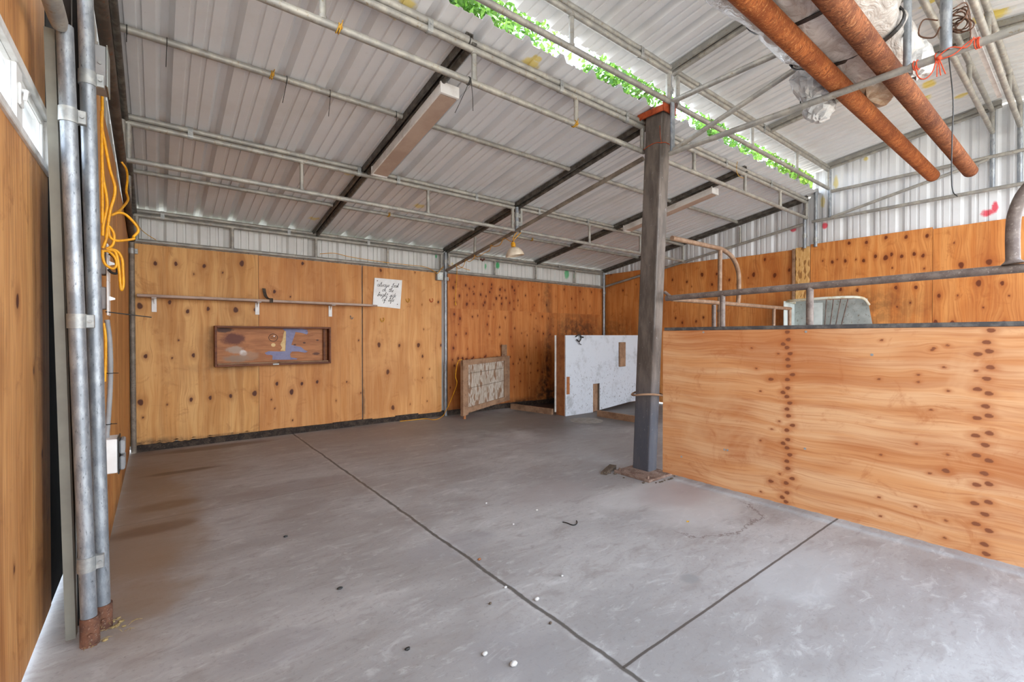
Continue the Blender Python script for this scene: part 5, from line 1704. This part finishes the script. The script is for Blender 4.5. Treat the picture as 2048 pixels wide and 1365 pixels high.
# ------------------------------------------------------------------ overhead load on the right
ra = thing('rusty_pipe', 'orange rusty pipe resting on the level frame, the left one of the two', 'pipe', (4.2, 1.058, 2.79), 'rusty pipes overhead')
ZP = 2.772 + PR + .058
link('pipe_shell', MB().tube([(1.3, 1.058, ZP), (6.25, 1.058, ZP)], .057, 28, caps=False), MAT['rust_a'], ra)
ends = MB().tube([(6.235, 1.058, ZP), (6.252, 1.058, ZP)], .057, 28)
link('end_cap', ends, MAT['rust_b'], ra)
rb_ = thing('rusty_pipe', 'darker flaking rusty pipe resting on the level frame, the right one of the two', 'pipe', (4.2, .80, 2.79), 'rusty pipes overhead')
link('pipe_shell', MB().tube([(1.3, .815, ZP + .002), (6.37, .80, ZP)], .058, 28, caps=False), MAT['rust_b'], rb_)
link('end_cap', MB().tube([(6.355, .80, ZP), (6.372, .80, ZP)], .058, 28), MAT['rust_b'], rb_)

# wrapped bundle above the pipes
wrapo = thing('wrapped_bundle', 'fat bundle wrapped in crinkled clear plastic lying over the two rusty pipes', 'bundle', (2.8, .95, 2.91))
rw = random.Random(21)
cxs, NS, NR = .985, 40, 34
vs, fs = [], []
xs = np.linspace(1.35, 4.12, NS)
for i, x in enumerate(xs):
    e = 1.0
    t_ = (x - 1.35) / (4.12 - 1.35)
    if t_ > .86:
        e = max(.12, 1 - ((t_ - .86) / .14) ** 2 * .9)
    if t_ < .05:
        e = .6 + 8 * t_
    for k in range(NR):
        a = 2 * math.pi * k / NR
        wr = 1 + .05 * math.sin(3 * a + x * 4) + .035 * math.sin(7 * a - x * 9) + rw.uniform(-.02, .02)
        pinch = 1 - .10 * sum(math.exp(-((x - xb) / .05) ** 2) for xb in (2.02, 2.75, 3.35))
        ry, rz = .305 * e * wr * pinch, .135 * e * wr * pinch
        vs.append((x, cxs + ry * math.cos(a), 3.035 + rz * math.sin(a) - (.0 if t_ < .86 else .03 * (t_ - .86))))
for i in range(NS - 1):
    for k in range(NR):
        fs.append((i * NR + k, i * NR + (k + 1) % NR, (i + 1) * NR + (k + 1) % NR, (i + 1) * NR + k))
fs += [tuple(range(NR))[::-1], tuple((NS - 1) * NR + k for k in range(NR))]
link('plastic_wrap', MB().add(vs, fs, True), MAT['wrap'], wrapo)
for xb in (2.02, 2.75, 3.35):
    loop = [(xb + .012 * math.sin(a * 2), cxs + .290 * math.cos(a), 3.035 + .130 * math.sin(a)) for a in [2 * math.pi * k / 36 for k in range(36)]]
    n_ = len(loop)
    mb = MB()
    vv = [(p[0] - .018, p[1], p[2]) for p in loop] + [(p[0] + .018, p[1], p[2]) for p in loop]
    s2 = 1.03
    vv += [(p[0] - .018, cxs + (p[1] - cxs) * s2, 3.035 + (p[2] - 3.035) * s2) for p in loop] + [(p[0] + .018, cxs + (p[1] - cxs) * s2, 3.035 + (p[2] - 3.035) * s2) for p in loop]
    ff = []
    for i in range(n_):
        j = (i + 1) % n_
        ff += [(2 * n_ + i, 2 * n_ + j, 3 * n_ + j, 3 * n_ + i), (i, n_ + i, n_ + j, j), (i, j, 2 * n_ + j, 2 * n_ + i), (n_ + i, 3 * n_ + i, 3 * n_ + j, n_ + j)]
    mb.add(vv, ff)
    link('strap', mb, MAT['black'], wrapo)


def crumple(c, r, seed, amp=.28):
    rr2 = random.Random(seed)
    mb = MB()
    mb.blob(c, r, 18, 12, amp * .5, rr2)
    mb.sm = [False] * len(mb.sm)
    return mb


link('plastic_tail', crumple((3.98, 1.02, 2.975), (.33, .17, .085), 3), MAT['wrap_brown'], wrapo)
link('plastic_tail', crumple((3.55, 1.22, 2.93), (.22, .10, .09), 5), MAT['wrap_pale'], wrapo)
link('plastic_tail', crumple((3.72, 1.235, 2.83), (.13, .09, .085), 6), MAT['wrap_pale'], wrapo)
link('plastic_tail', crumple((3.86, .735, 2.985), (.17, .085, .10), 8), MAT['wrap_pale'], wrapo)
link('strap', MB().tube(smooth_path([(3.62, 1.14, 2.90), (3.63, 1.24, 2.84), (3.64, 1.32, 2.86), (3.62, 1.31, 2.95)], 5), .009, 8, squash=.4), MAT['black'], wrapo)

solo('white_stick', MB().hexa([(3.3, .57, 3.443), (6.23, .575, 3.443), (6.23, .605, 3.443), (3.3, .60, 3.443), (3.3, .57, 3.463), (6.23, .575, 3.463), (6.23, .605, 3.463), (3.3, .60, 3.463)]), MAT['white_paint'], 'long white stick lying across the ridge trusses at the upper right', 'stick')

# wire bundle, orange twine, black strap on the thick upright
wr_ = MB()
r5 = random.Random(12)
pc = Vector((3.46, .535, 2.95))
for k in range(7):
    cc_ = pc + Vector((.035 + r5.uniform(-.02, .02), -.05 + r5.uniform(-.02, .02), r5.uniform(-.05, .05)))
    a0 = r5.uniform(0, 6)
    rad = r5.uniform(.03, .055)
    tl = r5.uniform(-.6, .6)
    loop = [cc_ + Vector((rad * .35 * math.cos(a), rad * math.cos(a + tl), rad * math.sin(a + a0 * .1))) for a in [2 * math.pi * j / 14 for j in range(14)]]
    wr_.tube(loop, .0035, 6, closed=True)
for k in range(3):
    wr_.tube(smooth_path([pc + Vector((.0, -.03, .03 * k)), pc + Vector((.15, -.06, .06 + .04 * k)), pc + Vector((.45, -.04, .12 + .03 * k)), pc + Vector((.75, .0, .2 + .05 * k))], 5), .004, 6)
wr_.tube(smooth_path([pc + Vector((-.02, .03, .02)), pc + Vector((-.03, .09, .05)), pc + Vector((-.02, .11, -.02)), pc + Vector((-.01, .05, -.06)), pc + Vector((-.02, .02, -.02))], 5), .004, 6)
solo('wire_bundle', wr_, MAT['wire'], 'tangle of dark rusty wire coiled behind the thick upright at the upper right', 'wire')
ot = MB()


def rail_ring(y, w=.004):
    return [(3.46 + (PR + w) * math.cos(a), y + .01 * math.sin(a * .5), 2.772 + (PR + w) * math.sin(a)) for a in [2 * math.pi * k / 12 for k in range(12)]]


for y in (.66, .645, .565, .41, .40, .395):
    ot.tube(rail_ring(y), .0032, 5, closed=True)
ot.tube(smooth_path([(3.43, .66, 2.76), (3.43, .645, 2.69), (3.43, .615, 2.665), (3.43, .585, 2.69), (3.435, .57, 2.75)], 4), .0032, 5)
ot.tube(smooth_path([(3.435, .56, 2.77), (3.43, .51, 2.79), (3.433, .45, 2.76), (3.43, .42, 2.80)], 4), .0032, 5)
ot.tube(smooth_path([(3.435, .57, 2.75), (3.43, .50, 2.745), (3.43, .44, 2.785), (3.43, .40, 2.79)], 4), .0032, 5)
for d in (-.012, 0, .010):
    ot.tube(smooth_path([(3.433, .56, 2.76), (3.43, .555 + d, 2.70), (3.43, .55 + d * 1.6, 2.655)], 4), .0028, 5)
ot.blob((3.43, .557, 2.755), (.012, .014, .012), 8, 6, .2, r5)
solo('orange_twine', ot, MAT['orange_twine'], 'orange baling twine tied along the level frame pipe below the thick upright', 'twine')
hs = MB()
ph = smooth_path([(3.44, .52, 2.75), P(1906, 200, X=3.43), P(1904, 280, X=3.43), P(1903, 350, X=3.42), P(1906, 383, X=3.41), P(1915, 393, X=3.41)], 6)
hs.tube(ph, .0055, 7, squash=.5)
solo('hanging_strap', hs, MAT['black'], 'long thin dark strap hanging down from the orange twine on the right', 'strap')

# ------------------------------------------------------------------ floor litter
spots = [(538, 886, .011, 'stone', 'small pale pebble lying in the floor joint'), (698, 948, .016, 'stone', 'white pebble just right of the long floor joint'), (433, 1228, .015, 'stone', 'pale pebble on the near floor left of the joint, farther of two'), (580, 1282, .019, 'stone', 'largest white pebble at the bottom of the picture'), (827, 826, .009, 'stone', 'tiny cream pebble in the middle of the slab right of the joint'), (698, 490, .012, 'stone', 'small white pebble on the floor before the black post'), (440, 455, .012, 'stone', 'small pale pebble on the middle floor left of the others'), (578, 562, .010, 'stone', 'tiny white pebble between the joint and the curved wire'), (405, 743, .013, 'brown_stone', 'brown pebble touching the long floor joint'), (460, 968, .010, 'debris', 'dark pebble left of the long floor joint'), (768, 1068, .010, 'debris', 'dark crumb in the floor joint')]
for i, (zx, zy, r_, m, lab) in enumerate(spots):
    q = P(800 + zx / 2.551, 830 + zy / 2.551, Z=0)
    rr3 = random.Random(i + 40)
    r_ *= .8
    mb = MB().blob((q.x, q.y, r_ * .55), (r_, r_ * .8, r_ * .6), 9, 7, .12, rr3)
    solo('pebble', mb, MAT[m], lab, 'pebble', 'pebbles and crumbs on the concrete floor')
wpts = [(830, 548), (850, 552), (880, 563), (897, 560), (904, 548), (900, 541)]
solo('wire_piece', cable([P(800 + a / 2.551, 830 + b / 2.551, Z=.004) for a, b in wpts], .0035, 5, 6), MAT['black'], 'short curved black wire lying on the floor before the black post', 'wire')
for (u, v, lab, sc_) in ((680, 1179, 'dark seed lying on the floor in the lower middle', .014), (815, 1301, 'small dark leaf crumb near the bottom of the picture', .012), (571, 1075, 'small dark crumb on the floor near the middle', .012)):
    q = P(u, v, Z=0)
    solo('floor_crumb', MB().blob((q.x, q.y, .005), (sc_, sc_ * .6, .006), 8, 6, .15, random.Random(u)), MAT['black'], lab, 'crumb')
q = P(1376, 1045, Z=0)
solo('fallen_leaf', MB().prism([(q.x - .015, q.y, .002), (q.x, q.y - .008, .004), (q.x + .018, q.y + .002, .002), (q.x, q.y + .01, .005)], (0, 0, .002)), MAT['twine'], 'tiny yellow leaf on the floor near the stall sheet', 'leaf')
stw = MB()
r6 = random.Random(8)
for k in range(26):
    c0 = Vector((-.19 + r6.uniform(-.05, .10), 2.44 + r6.uniform(-.08, .16), .004 + r6.uniform(0, .02)))
    d_ = Vector((r6.uniform(-.03, .04), r6.uniform(-.03, .03), r6.uniform(0, .015)))
    stw.tube([c0, c0 + d_ * .5 + Vector((0, 0, .006)), c0 + d_], .0010, 4)
for k in range(14):
    c0 = (-.19 + r6.uniform(-.07, .08), 2.45 + r6.uniform(-.06, .14), .004)
    s_ = r6.uniform(.005, .012)
    stw.blob(c0, (s_, s_ * .8, s_ * .5), 6, 5, .2, r6)
o = solo('dry_litter', stw, MAT['straw'], 'dry straw and crumbs caught round the feet of the left pipe posts', 'litter')
o['kind'] = 'stuff'


# ------------------------------------------------------------------ trees outside, seen through the roof gap and the eave
def tree(label, base, crown, rad, nleaf, mat, seed, leaf=.13):
    r = np.random.default_rng(seed)
    rp_ = random.Random(seed)
    t = thing('tree', label, 'tree', base, 'trees behind the barn')
    tr = MB()
    b, c = Vector(base), Vector(crown)
    tr.tube(smooth_path([b, b + (c - b) * .45 + Vector((.2, -.1, 0)), c - Vector((0, 0, rad[2] * .3)), c + Vector((0, 0, rad[2] * .4))], 5), [.2 - .008 * i for i in range(16)], 10)
    for k in range(14):
        a = rp_.uniform(0, 6.28)
        e = c + Vector((rad[0] * .8 * math.cos(a), rad[1] * .8 * math.sin(a), rad[2] * rp_.uniform(-.7, .6)))
        s0 = c + Vector((0, 0, rp_.uniform(-.5, .2) * rad[2]))
        tr.tube(smooth_path([s0, (s0 + e) / 2 + Vector((0, 0, .2)), e], 4), [.07 - .006 * i for i in range(9)], 6)
    link('trunk', tr, MAT['bark'], t)
    # leaf clusters
    ncl = 60
    cl = r.normal(size=(ncl, 3)); cl /= np.linalg.norm(cl, axis=1)[:, None]
    cl *= (r.random((ncl, 1)) ** .4) * np.array(rad)[None] * .9
    which = r.integers(0, ncl, nleaf)
    cen = np.array(crown)[None] + cl[which] + r.normal(size=(nleaf, 3)) * np.array(rad)[None] * .16
    d1 = r.normal(size=(nleaf, 3)); d1 /= np.linalg.norm(d1, axis=1)[:, None]
    d2 = np.cross(d1, r.normal(size=(nleaf, 3))); d2 /= np.linalg.norm(d2, axis=1)[:, None]
    s = leaf * r.uniform(.6, 1.2, (nleaf, 1))
    v = np.stack([cen - d1 * s, cen + d2 * s * .45, cen + d1 * s, cen - d2 * s * .45], 1).reshape(-1, 3)
    mb = MB()
    mb.v = [tuple(p) for p in v.tolist()]
    mb.f = [(4 * i, 4 * i + 1, 4 * i + 2, 4 * i + 3) for i in range(nleaf)]
    mb.sm = [False] * nleaf
    link('foliage', mb, MAT[mat], t)


tree('dense green tree behind the barn, seen in the roof gap at the top left', (5.0, 10.5, -.13), (5.2, 8.6, 7.6), (2.6, 1.9, 2.0), 15000, 'leaf', 101, .09)
tree('loose tree behind the barn, seen in the roof gap left of the black post', (11.5, 10.5, -.13), (11.4, 9.2, 8.0), (2.3, 1.9, 1.9), 7000, 'leaf', 102, .10)
tree('tree behind the barn, seen in the roof gap just right of the black post', (16.5, 10.5, -.13), (17.0, 9.2, 8.0), (2.2, 1.9, 2.0), 6500, 'leaf', 103, .12)
tree('yellow-green tree behind the barn, seen at the far right end of the roof gap', (23.5, 10.0, -.13), (23.5, 9.0, 8.0), (3.0, 2.0, 2.2), 10000, 'leaf2', 104, .13)
tree('low bushy tree close behind the back wall, glowing green through the eave slit', (2.0, 8.3, -.13), (2.2, 8.4, 2.6), (3.2, .9, 1.6), 7000, 'leaf', 105)

for o in bpy.data.objects:
    if '_o' in o:
        del o['_o']
